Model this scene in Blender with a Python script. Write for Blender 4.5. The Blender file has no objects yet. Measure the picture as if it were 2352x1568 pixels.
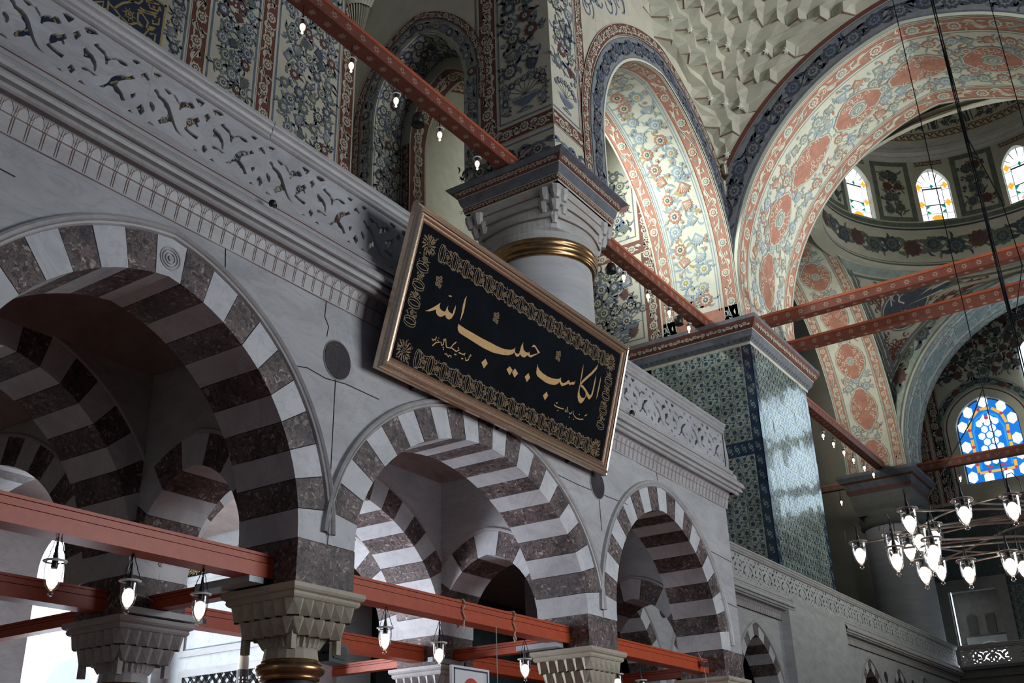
import bpy, bmesh, math, random
from mathutils import Vector, Matrix
sin, cos, pi, sqrt = math.sin, math.cos, math.pi, math.sqrt
random.seed(7)
scene = bpy.context.scene
COL = scene.collection

# ------------------------------------------------------------------ camera
RW = [[0.5570413733748445, -0.830036175999526, -0.027292029619490902],
      [0.3298707739987325, 0.25129800485191955, -0.9099640571027637],
      [0.7621615188463298, 0.4978847851556911, 0.41378806157298337]]
cam = bpy.data.cameras.new('camera'); cam.sensor_width = 36.0; cam.lens = 2412.708 / 2352 * 36.0
cam.clip_end = 400
camo = bpy.data.objects.new('camera', cam); COL.objects.link(camo)
r_, d_, f_ = [Vector(v).normalized() for v in RW]
camo.matrix_world = Matrix(((r_.x, -d_.x, -f_.x, 0), (r_.y, -d_.y, -f_.y, 0), (r_.z, -d_.z, -f_.z, 1.6), (0, 0, 0, 1)))
scene.camera = camo

# ------------------------------------------------------------------ world, daylight, exposure
w = bpy.data.worlds.new('world'); scene.world = w; w.use_nodes = True
bg = w.node_tree.nodes['Background']; bg.inputs[0].default_value = (0.62, 0.75, 1.0, 1); bg.inputs[1].default_value = 0.095
def area(name, loc, target, sx, sy, power, col, spread=180):
    l = bpy.data.lights.new(name, 'AREA'); l.shape = 'RECTANGLE'; l.size = sx; l.size_y = sy
    l.energy = power; l.color = col; l.spread = math.radians(spread)
    o = bpy.data.objects.new(name, l); COL.objects.link(o); o.location = loc
    o.rotation_euler = (Vector(target) - Vector(loc)).to_track_quat('-Z', 'Y').to_euler()
    return o
# area lamps standing in for window daylight, out of frame, plus added fills
area('added_nave_fill', (16.5, -7.5, 6.0), (12, 8, 6.3), 9, 6, 1450, (0.90, 0.95, 1.0))  # unseen fill lamp added in the nave to brighten the front arcade
area('daylight_nave_windows', (22, -22, 20), (33, 12, 27), 14, 10, 1500, (0.95, 0.98, 0.96), 70)
area('daylight_east_bay', (50, -9, 13), (40, 11.5, 25), 10, 6, 1500, (0.97, 1.0, 0.90), 105)
area('daylight_gallery_window', (31.0, 20.9, 27.2), (35.8, 14.5, 25.0), 4.0, 3.2, 900, (0.93, 1.0, 0.93), 85)
area('daylight_gallery_window_far', (52, 20.9, 25), (58.8, 14.5, 24.5), 5, 5, 420, (1.0, 0.98, 0.86), 90)
area('daylight_courtyard', (12.3, 17.3, 4.4), (12.4, 10, 4.0), 2.2, 4.0, 110, (0.80, 0.90, 1.0))
area('added_courtyard_fill', (9.6, 17.2, 3.6), (13.7, 9.5, 5.4), 2.0, 4.0, 310, (0.86, 0.90, 1.0), 95)  # added lamp before the solid wall, brightens the middle arch's right soffit
scene.view_settings.view_transform = 'Standard'; scene.view_settings.look = 'None'
scene.view_settings.exposure = 0.0; scene.view_settings.gamma = 1.0
scene.view_settings.use_curve_mapping = False
cy = scene.cycles
cy.use_denoising = True; cy.max_bounces = 6; cy.diffuse_bounces = 3; cy.glossy_bounces = 3
cy.transparent_max_bounces = 12; cy.caustics_reflective = False; cy.caustics_refractive = False
cy.sample_clamp_indirect = 4.0; cy.use_adaptive_sampling = True; cy.adaptive_threshold = 0.03

# ------------------------------------------------------------------ materials
MAT = {}
def nodes_of(name):
    m = bpy.data.materials.new(name); m.use_nodes = True; MAT[name] = m
    nt = m.node_tree; b = nt.nodes['Principled BSDF']
    return m, nt, b
def N(nt, t, **kw):
    n = nt.nodes.new(t)
    for k, v in kw.items():
        if k.startswith('i_'):
            key = k[2:].replace('_', ' ')
            n.inputs[key].default_value = v
        else: setattr(n, k, v)
    return n
def pos_scaled(nt, scale):
    g = N(nt, 'ShaderNodeNewGeometry'); mp = N(nt, 'ShaderNodeMapping'); mp.inputs['Scale'].default_value = scale
    nt.links.new(g.outputs['Position'], mp.inputs['Vector']); return mp.outputs['Vector']
def ramp(nt, fac, stops):
    r = N(nt, 'ShaderNodeValToRGB'); el = r.color_ramp.elements
    while len(el) > 1: el.remove(el[-1])
    el[0].position = stops[0][0]; el[0].color = (*stops[0][1], 1)
    for p, c in stops[1:]:
        e = el.new(p); e.color = (*c, 1)
    nt.links.new(fac, r.inputs['Fac']); return r.outputs['Color']
def bump(nt, b, h, s, d=0.02):
    bp = N(nt, 'ShaderNodeBump'); bp.inputs['Strength'].default_value = s; bp.inputs['Distance'].default_value = d
    nt.links.new(h, bp.inputs['Height']); nt.links.new(bp.outputs['Normal'], b.inputs['Normal'])
def marble(name, a, bcol, vein, rough=0.5, sc=(0.9, 0.9, 2.2)):
    m, nt, b = nodes_of(name)
    v = pos_scaled(nt, sc)
    n1 = N(nt, 'ShaderNodeTexNoise', i_Scale=1.3, i_Detail=6.0, i_Roughness=0.6, i_Distortion=0.6); nt.links.new(v, n1.inputs['Vector'])
    base = ramp(nt, n1.outputs['Fac'], [(0.3, bcol), (0.65, a)])
    n2 = N(nt, 'ShaderNodeTexNoise', i_Scale=0.8, i_Detail=8.0, i_Roughness=0.62, i_Distortion=2.2); nt.links.new(v, n2.inputs['Vector'])
    vf = ramp(nt, n2.outputs['Fac'], [(0.47, (0, 0, 0)), (0.5, (1, 1, 1)), (0.53, (0, 0, 0))])
    n3 = N(nt, 'ShaderNodeTexNoise', i_Scale=14.0, i_Detail=4.0); nt.links.new(v, n3.inputs['Vector'])
    mx = N(nt, 'ShaderNodeMix', data_type='RGBA'); mx.inputs['B'].default_value = (*vein, 1)
    mu = N(nt, 'ShaderNodeMath', operation='MULTIPLY'); nt.links.new(vf, mu.inputs[0]); mu.inputs[1].default_value = 0.36
    nt.links.new(mu.outputs[0], mx.inputs['Factor']); nt.links.new(base, mx.inputs['A'])
    nt.links.new(mx.outputs['Result'], b.inputs['Base Color'])
    b.inputs['Roughness'].default_value = rough
    bump(nt, b, n3.outputs['Fac'], 0.12, 0.01)
    return m
def breccia(name, dark, mid, light, rough=0.55):
    m, nt, b = nodes_of(name)
    v = pos_scaled(nt, (1, 1, 1))
    dn = N(nt, 'ShaderNodeTexNoise', i_Scale=9.0, i_Detail=5.0); nt.links.new(v, dn.inputs['Vector'])
    va = N(nt, 'ShaderNodeVectorMath', operation='MULTIPLY_ADD'); nt.links.new(dn.outputs['Color'], va.inputs[0]); va.inputs[1].default_value = (.2, .2, .2); nt.links.new(v, va.inputs[2])
    vo = N(nt, 'ShaderNodeTexVoronoi', i_Scale=24.0); vo.feature = 'F1'; nt.links.new(va.outputs[0], vo.inputs['Vector'])
    ve = N(nt, 'ShaderNodeTexVoronoi', i_Scale=24.0); ve.feature = 'DISTANCE_TO_EDGE'; nt.links.new(va.outputs[0], ve.inputs['Vector'])
    sp = N(nt, 'ShaderNodeSeparateColor'); nt.links.new(vo.outputs['Color'], sp.inputs[0])
    c1 = ramp(nt, sp.outputs[0], [(0.0, dark), (0.45, mid), (0.85, mid), (1.0, light)])
    n2 = N(nt, 'ShaderNodeTexNoise', i_Scale=2.4, i_Detail=6.0); nt.links.new(v, n2.inputs['Vector'])
    e = ramp(nt, ve.outputs['Distance'], [(0.0, (0.25, 0.25, 0.25)), (0.09, (1, 1, 1))])
    mx = N(nt, 'ShaderNodeMix', data_type='RGBA', blend_type='MULTIPLY'); mx.inputs['Factor'].default_value = 1.0
    nt.links.new(c1, mx.inputs['A']); nt.links.new(e, mx.inputs['B'])
    c2 = ramp(nt, n2.outputs['Fac'], [(0.3, (0.5, 0.5, 0.5)), (0.7, (1.5, 1.4, 1.38))])
    m2 = N(nt, 'ShaderNodeMix', data_type='RGBA', blend_type='MULTIPLY'); m2.inputs['Factor'].default_value = 1.0
    nt.links.new(mx.outputs['Result'], m2.inputs['A']); nt.links.new(c2, m2.inputs['B'])
    nt.links.new(m2.outputs['Result'], b.inputs['Base Color']); b.inputs['Roughness'].default_value = rough
    bump(nt, b, ve.outputs['Distance'], 0.3, 0.008)
    return m
def plain(name, col, rough=0.6, metal=0.0, var=0.18, scale=3.0, bumpy=0.0, spec=0.5):
    m, nt, b = nodes_of(name)
    n1 = N(nt, 'ShaderNodeTexNoise', i_Scale=scale, i_Detail=7.0, i_Roughness=0.65); nt.links.new(pos_scaled(nt, (1, 1, 1)), n1.inputs['Vector'])
    lo = tuple(c * (1 - var) for c in col); hi = tuple(min(1, c * (1 + var)) for c in col)
    nt.links.new(ramp(nt, n1.outputs['Fac'], [(0.3, lo), (0.7, hi)]), b.inputs['Base Color'])
    b.inputs['Roughness'].default_value = rough; b.inputs['Metallic'].default_value = metal; b.inputs['Specular IOR Level'].default_value = spec
    if bumpy: bump(nt, b, n1.outputs['Fac'], bumpy, 0.02)
    return m
def emit(name, col, s):
    m, nt, b = nodes_of(name)
    b.inputs['Base Color'].default_value = (*col, 1); b.inputs['Roughness'].default_value = 0.3
    b.inputs['Emission Color'].default_value = (*col, 1); b.inputs['Emission Strength'].default_value = s
    return m
def glass(name, tint, k):
    m, nt, b = nodes_of(name); nt.nodes.remove(b)
    out = nt.nodes['Material Output']
    t = N(nt, 'ShaderNodeBsdfTransparent'); t.inputs[0].default_value = (*tint, 1)
    g = N(nt, 'ShaderNodeBsdfGlossy'); g.inputs['Roughness'].default_value = 0.05
    lw = N(nt, 'ShaderNodeLayerWeight'); lw.inputs['Blend'].default_value = k
    mx = N(nt, 'ShaderNodeMixShader'); nt.links.new(lw.outputs['Facing'], mx.inputs[0])
    nt.links.new(t.outputs[0], mx.inputs[1]); nt.links.new(g.outputs[0], mx.inputs[2]); nt.links.new(mx.outputs[0], out.inputs[0])
    return m
marble('marble', (0.54, 0.54, 0.55), (0.40, 0.40, 0.41), (0.27, 0.28, 0.30))
marble('marble_white', (0.68, 0.69, 0.70), (0.52, 0.53, 0.55), (0.36, 0.38, 0.42), sc=(1.5, 1.5, 1.5))
marble('marble_trim', (0.52, 0.51, 0.51), (0.41, 0.40, 0.40), (0.30, 0.28, 0.26), rough=0.42)
marble('marble_column', (0.56, 0.57, 0.60), (0.46, 0.47, 0.50), (0.36, 0.38, 0.43), rough=0.35, sc=(.25, .25, 1.8))
marble('marble_old', (0.52, 0.48, 0.38), (0.40, 0.36, 0.28), (0.28, 0.24, 0.18), rough=0.6)
breccia('breccia', (0.055, 0.042, 0.042), (0.17, 0.135, 0.13), (0.42, 0.37, 0.35))
breccia('porphyry', (0.03, 0.022, 0.026), (0.045, 0.034, 0.038), (0.06, 0.046, 0.05), 0.6)
plain('plaster', (0.40, 0.38, 0.35), 0.8)
plain('plaster_vault', (0.32, 0.25, 0.23), 0.85)
plain('cream', (0.50, 0.48, 0.40), 0.75, var=0.12, scale=1.2)
plain('cream_light', (0.62, 0.62, 0.52), 0.75, var=0.1, scale=1.2)  # paler copy of cream, carries the brightness of the lit soffits
plain('muqarnas_plaster', (0.47, 0.46, 0.38), 0.75, var=0.14, scale=1.5)
plain('muqarnas_flower', (0.62, 0.62, 0.54), 0.7)
plain('pale_plaster', (0.34, 0.34, 0.275), 0.8, var=0.1)
plain('paint_blue', (0.125, 0.155, 0.22), 0.75, var=0.3)
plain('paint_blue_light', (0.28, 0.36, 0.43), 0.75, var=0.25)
plain('paint_navy', (0.05, 0.06, 0.085), 0.75, var=0.3)
plain('paint_band', (0.20, 0.205, 0.22), 0.8, var=0.2)
plain('paint_red', (0.135, 0.045, 0.034), 0.75, var=0.25)
plain('paint_red_lit', (0.43, 0.20, 0.145), 0.75, var=0.2)  # lighter copy of the red, brightness of the lit soffits in the colour
plain('paint_green', (0.12, 0.145, 0.12), 0.75, var=0.3)
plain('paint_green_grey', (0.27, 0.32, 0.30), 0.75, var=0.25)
plain('paint_yellow', (0.42, 0.34, 0.12), 0.75)
plain('paint_cornice', (0.13, 0.14, 0.17), 0.8, var=0.25)
plain('beam_paint', (0.50, 0.080, 0.027), 0.42, var=0.14, scale=9, bumpy=0.08)
plain('beam_painted_dark', (0.19, 0.052, 0.034), 0.5, var=0.2)
plain('beam_edge', (0.42, 0.10, 0.045), 0.45)
plain('beam_flower', (0.33, 0.20, 0.15), 0.7)
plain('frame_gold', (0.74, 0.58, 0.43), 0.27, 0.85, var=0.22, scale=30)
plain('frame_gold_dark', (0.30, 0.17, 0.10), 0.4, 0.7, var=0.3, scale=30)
plain('bronze', (0.42, 0.26, 0.13), 0.28, 0.95, var=0.3, scale=8)
plain('panel_black', (0.004, 0.006, 0.009), 0.8, var=0.4, scale=2, spec=0.08)
plain('gold_letter', (0.56, 0.34, 0.13), 0.55, 0.15, var=0.14, scale=18)
plain('gold_line', (0.30, 0.20, 0.10), 0.6, 0.1, var=0.2, scale=18)
plain('gold_kufic', (0.40, 0.31, 0.12), 0.6, var=0.2)
plain('iron', (0.03, 0.03, 0.032), 0.45, 0.6)
plain('steel', (0.45, 0.42, 0.37), 0.28, 0.95)
plain('black_plastic', (0.012, 0.012, 0.013), 0.4)
plain('grey_metal', (0.42, 0.46, 0.48), 0.45, 0.2)
plain('white_paint', (0.75, 0.76, 0.77), 0.5, var=0.04)
plain('sign_blue', (0.02, 0.03, 0.08), 0.5)
plain('sign_red', (0.55, 0.06, 0.04), 0.5)
plain('joint_dark', (0.05, 0.045, 0.045), 0.9)
plain('joint_rust', (0.20, 0.11, 0.085), 0.85)
plain('carpet', (0.22, 0.10, 0.085), 0.95, var=0.2)
plain('stone_dark', (0.16, 0.16, 0.155), 0.7)  # even dark stone colour
plain('tile_dark', (0.045, 0.065, 0.07), 0.35, var=0.3)  # dark tile colour with random variation
plain('tile_dark_line', (0.14, 0.17, 0.16), 0.4)
plain('rope', (0.55, 0.45, 0.33), 0.9)
plain('cable_white', (0.50, 0.46, 0.42), 0.6)
def tile_mat(name, col, rough):
    m, nt, b = nodes_of(name)
    oi = N(nt, 'ShaderNodeObjectInfo')
    hs = N(nt, 'ShaderNodeHueSaturation'); hs.inputs['Color'].default_value = (*col, 1)
    mr = N(nt, 'ShaderNodeMapRange'); mr.inputs['To Min'].default_value = 0.75; mr.inputs['To Max'].default_value = 1.2
    nt.links.new(oi.outputs['Random'], mr.inputs['Value']); nt.links.new(mr.outputs[0], hs.inputs['Value'])
    nt.links.new(hs.outputs[0], b.inputs['Base Color']); b.inputs['Roughness'].default_value = rough
    b.inputs['Coat Weight'].default_value = 0.6; b.inputs['Coat Roughness'].default_value = 0.06
    n1 = N(nt, 'ShaderNodeTexNoise', i_Scale=9.0, i_Detail=3.0); nt.links.new(pos_scaled(nt, (1, 1, 1)), n1.inputs['Vector'])
    bump(nt, b, n1.outputs['Fac'], 0.25, 0.02)
tile_mat('tile_ground', (0.30, 0.34, 0.31), 0.14)
tile_mat('tile_navy', (0.018, 0.035, 0.075), 0.14)
tile_mat('tile_teal', (0.03, 0.10, 0.12), 0.14)
tile_mat('tile_red', (0.12, 0.045, 0.05), 0.14)
def bulb(name, core, rim, s):
    m, nt, b = nodes_of(name); lw = N(nt, 'ShaderNodeLayerWeight'); lw.inputs['Blend'].default_value = 0.45
    nt.links.new(ramp(nt, lw.outputs['Facing'], [(0.1, core), (0.75, rim)]), b.inputs['Emission Color']); b.inputs['Emission Strength'].default_value = s
    b.inputs['Base Color'].default_value = (.8, .75, .7, 1)
bulb('bulb_warm', (1.0, 0.93, 0.80), (1.0, 0.62, 0.28), 3.2)
bulb('bulb_white', (1.0, 0.95, 0.86), (1.0, 0.70, 0.42), 3.6)
emit('sky_pane', (0.86, 0.94, 1.0), 3.0)
emit('far_daylight', (0.64, 0.84, 1.0), 2.3)
emit('courtyard_glow', (0.74, 0.86, 0.95), 0.82)  # glow colour for the daylit courtyard arches, not sky
emit('glass_white', (0.80, 0.91, 1.0), 1.6)
emit('glass_blue', (0.01, 0.20, 0.75), 0.85)
emit('glass_cyan', (0.03, 0.36, 0.72), 0.9)
emit('glass_amber', (0.95, 0.50, 0.05), 0.85)
emit('glass_red', (0.62, 0.06, 0.08), 0.75)
emit('glass_green', (0.0, 0.30, 0.18), 0.6)
glass('lamp_glass', (0.97, 0.98, 0.98), 0.35)

# ------------------------------------------------------------------ object helpers
def link(name, me, parent=None, mats=()):
    o = bpy.data.objects.new(name, me); COL.objects.link(o)
    if parent is not None: o.parent = parent
    return o
class MB:
    """mesh builder: faces with material keys, built into one object"""
    def __init__(s): s.v = []; s.f = []; s.m = []; s.k = []
    def mi(s, k):
        if k not in s.k: s.k.append(k)
        return s.k.index(k)
    def add(s, vs, fs, k):
        b = len(s.v); s.v += [tuple(p) for p in vs]; i = s.mi(k)
        for f in fs: s.f.append(tuple(b + j for j in f)); s.m.append(i)
    def quad(s, a, b, c, d, k): s.add([a, b, c, d], [(0, 1, 2, 3)], k)
    def box(s, x0, x1, y0, y1, z0, z1, k):
        s.add([(x0, y0, z0), (x1, y0, z0), (x1, y1, z0), (x0, y1, z0), (x0, y0, z1), (x1, y0, z1), (x1, y1, z1), (x0, y1, z1)],
              [(0, 3, 2, 1), (4, 5, 6, 7), (0, 1, 5, 4), (1, 2, 6, 5), (2, 3, 7, 6), (3, 0, 4, 7)], k)
    def prism(s, pts, mapf, d0, d1, k, cap=True):
        n = len(pts); A = [mapf(u, v, d0) for u, v in pts]; B = [mapf(u, v, d1) for u, v in pts]
        fs = [(i, (i + 1) % n, n + (i + 1) % n, n + i) for i in range(n)]
        if cap: fs += [tuple(range(n))[::-1], tuple(range(n, 2 * n))]
        s.add(A + B, fs, k)
    def loft(s, loops, k, closed=True, cap0=False, cap1=False):
        n = len(loops[0]); vs = [p for l in loops for p in l]; fs = []
        for j in range(len(loops) - 1):
            for i in range(n if closed else n - 1):
                a = j * n + i; b = j * n + (i + 1) % n
                fs.append((a, b, b + n, a + n))
        if cap0: fs.append(tuple(range(n))[::-1])
        if cap1: fs.append(tuple(range((len(loops) - 1) * n, len(loops) * n)))
        s.add(vs, fs, k)
    def lathe(s, prof, c, k, n=24, a0=0, a1=2 * pi):
        full = abs(a1 - a0 - 2 * pi) < 1e-6; m = n if full else n + 1
        loops = [[(c[0] + r * cos(a0 + (a1 - a0) * i / n), c[1] + r * sin(a0 + (a1 - a0) * i / n), c[2] + z) for i in range(m)] for r, z in prof]
        s.loft(loops, k, closed=full)
    def tube(s, pts, r, k, n=6):
        pts = [Vector(p) for p in pts]; loops = []
        for i, p in enumerate(pts):
            t = (pts[min(i + 1, len(pts) - 1)] - pts[max(i - 1, 0)]).normalized()
            a = t.cross(Vector((0, 0, 1)))
            if a.length < 1e-3: a = t.cross(Vector((1, 0, 0)))
            a.normalize(); b = t.cross(a)
            loops.append([tuple(p + r * (a * cos(2 * pi * j / n) + b * sin(2 * pi * j / n))) for j in range(n)])
        s.loft(loops, k, True, True, True)
    def build(s, name, parent=None, smooth=False, off=None):
        me = bpy.data.meshes.new(name)
        vs = s.v if off is None else [(x - off[0], y - off[1], z - off[2]) for x, y, z in s.v]
        me.from_pydata(vs, [], s.f)
        for k in s.k: me.materials.append(MAT[k])
        me.polygons.foreach_set('material_index', s.m)
        if smooth: me.polygons.foreach_set('use_smooth', [True] * len(me.polygons))
        me.update()
        return link(name, me, parent)
def tag(o, label=None, cat=None, group=None, kind=None):
    if label: o['label'] = label
    if cat: o['category'] = cat
    if group: o['group'] = group
    if kind: o['kind'] = kind
    return o
def empty(name, loc=(0, 0, 0), rz=0):
    o = bpy.data.objects.new(name, None); COL.objects.link(o); o.location = loc; o.rotation_euler = (0, 0, rz); o.empty_display_size = .1
    return o
def thing(name, label, cat, loc=(0, 0, 0), group=None, rz=0):
    return tag(empty(name, loc, rz), label, cat, group)
def copy_tree(o, parent=None):
    c = o.copy(); COL.objects.link(c); c.parent = parent
    for ch in list(o.children): copy_tree(ch, c)
    return c
def struct(name, mb, label, cat='wall', **k):
    return tag(mb.build(name, None, **k), label, cat, kind='structure')

# ------------------------------------------------------------------ arches
class Arch:
    """two-centred pointed arch scaled to half span a and rise h, springing at zs"""
    def __init__(s, c, a, h, zs, rho=1.1):
        s.c, s.a, s.h, s.zs, s.rho = c, a, h, zs, rho
        s.r = (1 + rho * rho) / 2; s.cx = 1 - s.r; s.th = math.acos(-s.cx / s.r)
        pts = [s._raw(i / 200) for i in range(201)]
        L = [0]
        for p, q in zip(pts, pts[1:]): L.append(L[-1] + math.hypot(q[0] - p[0], q[1] - p[1]))
        s.tab = L; s.len = L[-1]
    def _raw(s, t):              # t 0..1 from left springing over the apex to the right springing
        sg, q = (-1, t * 2) if t <= .5 else (1, (1 - t) * 2)
        th = q * s.th
        return sg * (s.cx + s.r * cos(th)) * s.a, s.r * sin(th) * s.h / s.rho
    def par(s, q):               # arc length fraction -> raw parameter
        L = q * s.len; lo, hi = 0, 200
        while hi - lo > 1:
            m = (lo + hi) // 2
            if s.tab[m] <= L: lo = m
            else: hi = m
        d = s.tab[hi] - s.tab[lo]
        return (lo + ((L - s.tab[lo]) / d if d else 0)) / 200
    def at(s, q, e=0.0):         # point at arc fraction q, offset outwards by e
        t = s.par(min(max(q, 0), 1))
        if e == 0: x, z = s._raw(t)
        else:
            x0, z0 = s._raw(t)
            x, z = x0 * (s.a + e) / s.a, z0 * (s.h + e) / s.h
        return s.c + x, s.zs + z
    def nrm(s, q):
        x0, z0 = s.at(max(q - .004, 0)); x1, z1 = s.at(min(q + .004, 1))
        dx, dz = x1 - x0, z1 - z0; l = math.hypot(dx, dz)
        return -dz / l, dx / l
    def zat(s, x, e=0.0):        # height of the (offset) curve above x, None outside
        a, h = s.a + e, s.h + e; u = abs(x - s.c) / a
        if u >= 1: return None
        return s.zs + sqrt(max(0, s.r ** 2 - (u - s.cx) ** 2)) * h / s.rho
MX = lambda p, y, z: (p, y, z)       # walls that run along x (p = x, depth = y)
MY = lambda p, d, z: (d, p, z)       # walls that run along y (p = y, depth = x)
def voussoirs(arch, e, n, mapf, d0, d1, parent, first='marble_white', second='breccia', narrow_key=False, jit=.006):
    for i in range(n):
        q0, q1 = i / n, (i + 1) / n
        g = 0.004 / arch.len
        sub = 2
        qs = [q0 + g + (q1 - q0 - 2 * g) * j / sub for j in range(sub + 1)]
        lo = [arch.at(q) for q in qs]; hi = [arch.at(q, e) for q in qs][::-1]
        pr = random.uniform(-jit, jit * .3)
        m = MB(); m.prism(lo + hi, lambda u, v, d: mapf(u, d, v), d0 + pr, d1, first if i % 2 == 0 else second)
        m.build('voussoir', parent)
def spandrel(mb, p0, p1, arches, e, ztop, zbot, mapf, d0, d1, k, step=.06):
    n = max(2, int((p1 - p0) / step)); xs = [p0 + (p1 - p0) * i / n for i in range(n + 1)]
    for a in arches:
        xs += [a.at(q / 96, e)[0] for q in range(97)] + [a.c]
    xs = sorted(x for x in xs if p0 <= x <= p1)
    def zb(x):
        z = zbot
        for a in arches:
            q = a.zat(x, e)
            if q is not None: z = max(z, q)
        return min(z, ztop)
    zz = [zb(x) for x in xs]
    F = [mapf(x, d0, z) for x, z in zip(xs, zz)] + [mapf(x, d0, ztop) for x in xs]
    B = [mapf(x, d1, z) for x, z in zip(xs, zz)] + [mapf(x, d1, ztop) for x in xs]
    m = len(xs); fs = []
    for i in range(m - 1):
        fs += [(i, i + 1, m + i + 1, m + i), (2 * m + i, 3 * m + i, 3 * m + i + 1, 2 * m + i + 1), (i, 2 * m + i, 2 * m + i + 1, i + 1), (m + i, m + i + 1, 3 * m + i + 1, 3 * m + i)]
    fs += [(0, m, 3 * m, 2 * m), (m - 1, 3 * m - 1, 4 * m - 1, 2 * m - 1)]
    mb.add(F + B, fs, k)
def sweep_arch(mb, arch, prof, mapf, k, n=48, q0=0, q1=1, lim=(-99, 99)):
    """profile = list of (offset, depth)"""
    for i in range(n):
        a, b = q0 + (q1 - q0) * i / n, q0 + (q1 - q0) * (i + 1) / n
        for (e0, d0), (e1, d1) in zip(prof, prof[1:]):
            p = [arch.at(a, e0), arch.at(b, e0), arch.at(b, e1), arch.at(a, e1)]
            if min(q[0] for q in p) < lim[0] or max(q[0] for q in p) > lim[1]: continue
            mb.quad(mapf(p[0][0], d0, p[0][1]), mapf(p[1][0], d0, p[1][1]), mapf(p[2][0], d1, p[2][1]), mapf(p[3][0], d1, p[3][1]), k)

# ================================================================== lower arcade (front plane y = 8)
A1 = Arch(5.93, 2.02, 2.28, 4.4, 1.128); A2 = Arch(11.48, 2.64, 1.97, 4.4, 1.05); A3 = Arch(17.08, 2.05, 2.21, 4.4, 1.08)
E_V = .43
PIERS = [3.45, 8.40, 14.55, 19.62]
mb = MB()
spandrel(mb, 2.6, 20.12, [A1, A2, A3], E_V + .002, 7.33, 4.4, MX, 8.0, 8.9, 'marble')
wall_arcade = struct('wall_arcade', mb, 'grey marble arcade wall with striped arches under the balustrade')
for A, n in ((A1, 21), (A2, 23), (A3, 21)): voussoirs(A, E_V, n, MX, 7.995, 8.9, wall_arcade)
def impost(x, y0, y1, x0, x1, parent):
    m = MB(); m.box(x0, x1, y0, y1, 3.92, 4.398, 'breccia'); m.build('impost_block', parent)
for i, x in enumerate(PIERS): impost(x, 7.99, 8.9, x - .45, x + .45, wall_arcade)
mp = [(0.0, 8.0), (.015, 7.965), (.035, 7.955), (.05, 7.975), (.06, 7.955), (.085, 7.935), (.11, 7.95), (.125, 8.0)]
for A in (A1, A2, A3):
    m = MB(); sweep_arch(m, A, [(E_V + e, d) for e, d in mp], MX, 'marble_trim', 60, .014, .986); m.build('arch_moulding', wall_arcade, smooth=False)
# inlaid porphyry roundels and the carved rosette on the keystone
def disc(m, c, r, rz, y0, y1, k, n=32):
    m.loft([[(c[0] + r * cos(2 * pi * i / n), y, c[1] + rz * sin(2 * pi * i / n)) for i in range(n)] for y in (y1, y0)], k, True, False, True)
for x, z in ((8.43, 6.62), (14.66, 6.55)):
    m = MB(); disc(m, (x, z), .215, .235, 7.985, 8.02, 'porphyry'); tag(m.build('roundel', wall_arcade), 'dark porphyry roundel')
    m = MB(); m.lathe([(.218, 0), (.225, .012), (.235, 0)], (0, 0, 0), 'marble_trim', 32)
    o = m.build('roundel_rim', wall_arcade); o.rotation_euler = (pi / 2, 0, 0); o.location = (x, 7.995, z); o.scale = (1, 1.09, 1)
m = MB()
for r0, r1, y in ((.0, .03, 7.975), (.05, .065, 7.978), (.085, .10, 7.978), (.115, .13, 7.982)):
    n = 20
    for i in range(n):
        a, b = 2 * pi * i / n, 2 * pi * (i + 1) / n
        m.quad((5.93 + r0 * cos(a), y, 6.88 + r0 * sin(a)), (5.93 + r1 * cos(a), y, 6.88 + r1 * sin(a)), (5.93 + r1 * cos(b), y, 6.88 + r1 * sin(b)), (5.93 + r0 * cos(b), y, 6.88 + r0 * sin(b)), 'marble_trim')
m.build('keystone_rosette', wall_arcade)
# slab joints of the marble facing
for pts in ([(8.2, 7.32), (8.19, 7.1), (8.26, 7.0), (8.24, 6.86)], [(7.66, 6.30), (7.95, 6.36), (8.25, 6.33), (8.6, 6.37), (9.2, 6.36)], [(6.62, 7.32), (6.66, 6.9)],
            [(14.55, 7.32), (14.58, 6.8)], [(14.7, 6.32), (14.72, 5.8)], [(13.35, 6.42), (14.0, 6.4), (14.9, 6.42), (15.7, 6.44)], [(16.95, 7.32), (16.98, 7.12)], [(18.45, 6.5), (19.0, 6.25), (20.1, 6.2)],
            [(19.3, 5.35), (20.1, 5.3)], [(8.42, 6.38), (8.41, 5.2)], [(3.0, 7.0), (4.2, 6.95)]):
    m = MB(); m.tube([(x, 7.998, z) for x, z in pts], .007, 'joint_dark', 4); m.build('joint', wall_arcade)
# ---------------- rows behind the front: second row and cross arches
def inner_wall(name, mb_label, p0, p1, arches, mapf, d0, d1, nlist, e=E_V):
    m = MB(); spandrel(m, p0, p1, arches, e + .002, 7.22, 4.4, mapf, d0, d1, 'marble', .12)
    w = struct(name, m, mb_label)
    for A, n in zip(arches, nlist): voussoirs(A, e, n, mapf, d0 - .005, d1 + .005, w, jit=.003)
    for A in arches:
        mm = MB(); sweep_arch(mm, A, [(e, d0), (e + .02, d0 - .03), (e + .05, d0 - .03), (e + .07, d0)], mapf, 'marble_trim', 30, .02, .98, (p0 + .03, p1 - .03) if mapf is MY else (-99, 99)); mm.build('arch_moulding', w)
    return w
wall_row = inner_wall('wall_second_row', 'shaded row of striped arches behind the front arcade', 2.6, 20.12, [A1, A2, A3], MX, 10.8, 11.7, (21, 23, 21))
for x in PIERS: impost(x, 10.79, 11.7, x - .45, x + .45, wall_row)
NM = ['near', 'second', 'third', 'last']
for i, x in enumerate(PIERS):
    AC = Arch(9.85, .95, 1.18, 4.4, 1.1)
    inner_wall('wall_cross_' + NM[i], 'striped cross arch at the %s column pair under the gallery' % NM[i], 8.9, 10.8, [AC], MY, x - .42, x + .42, (9,), .40)
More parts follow.
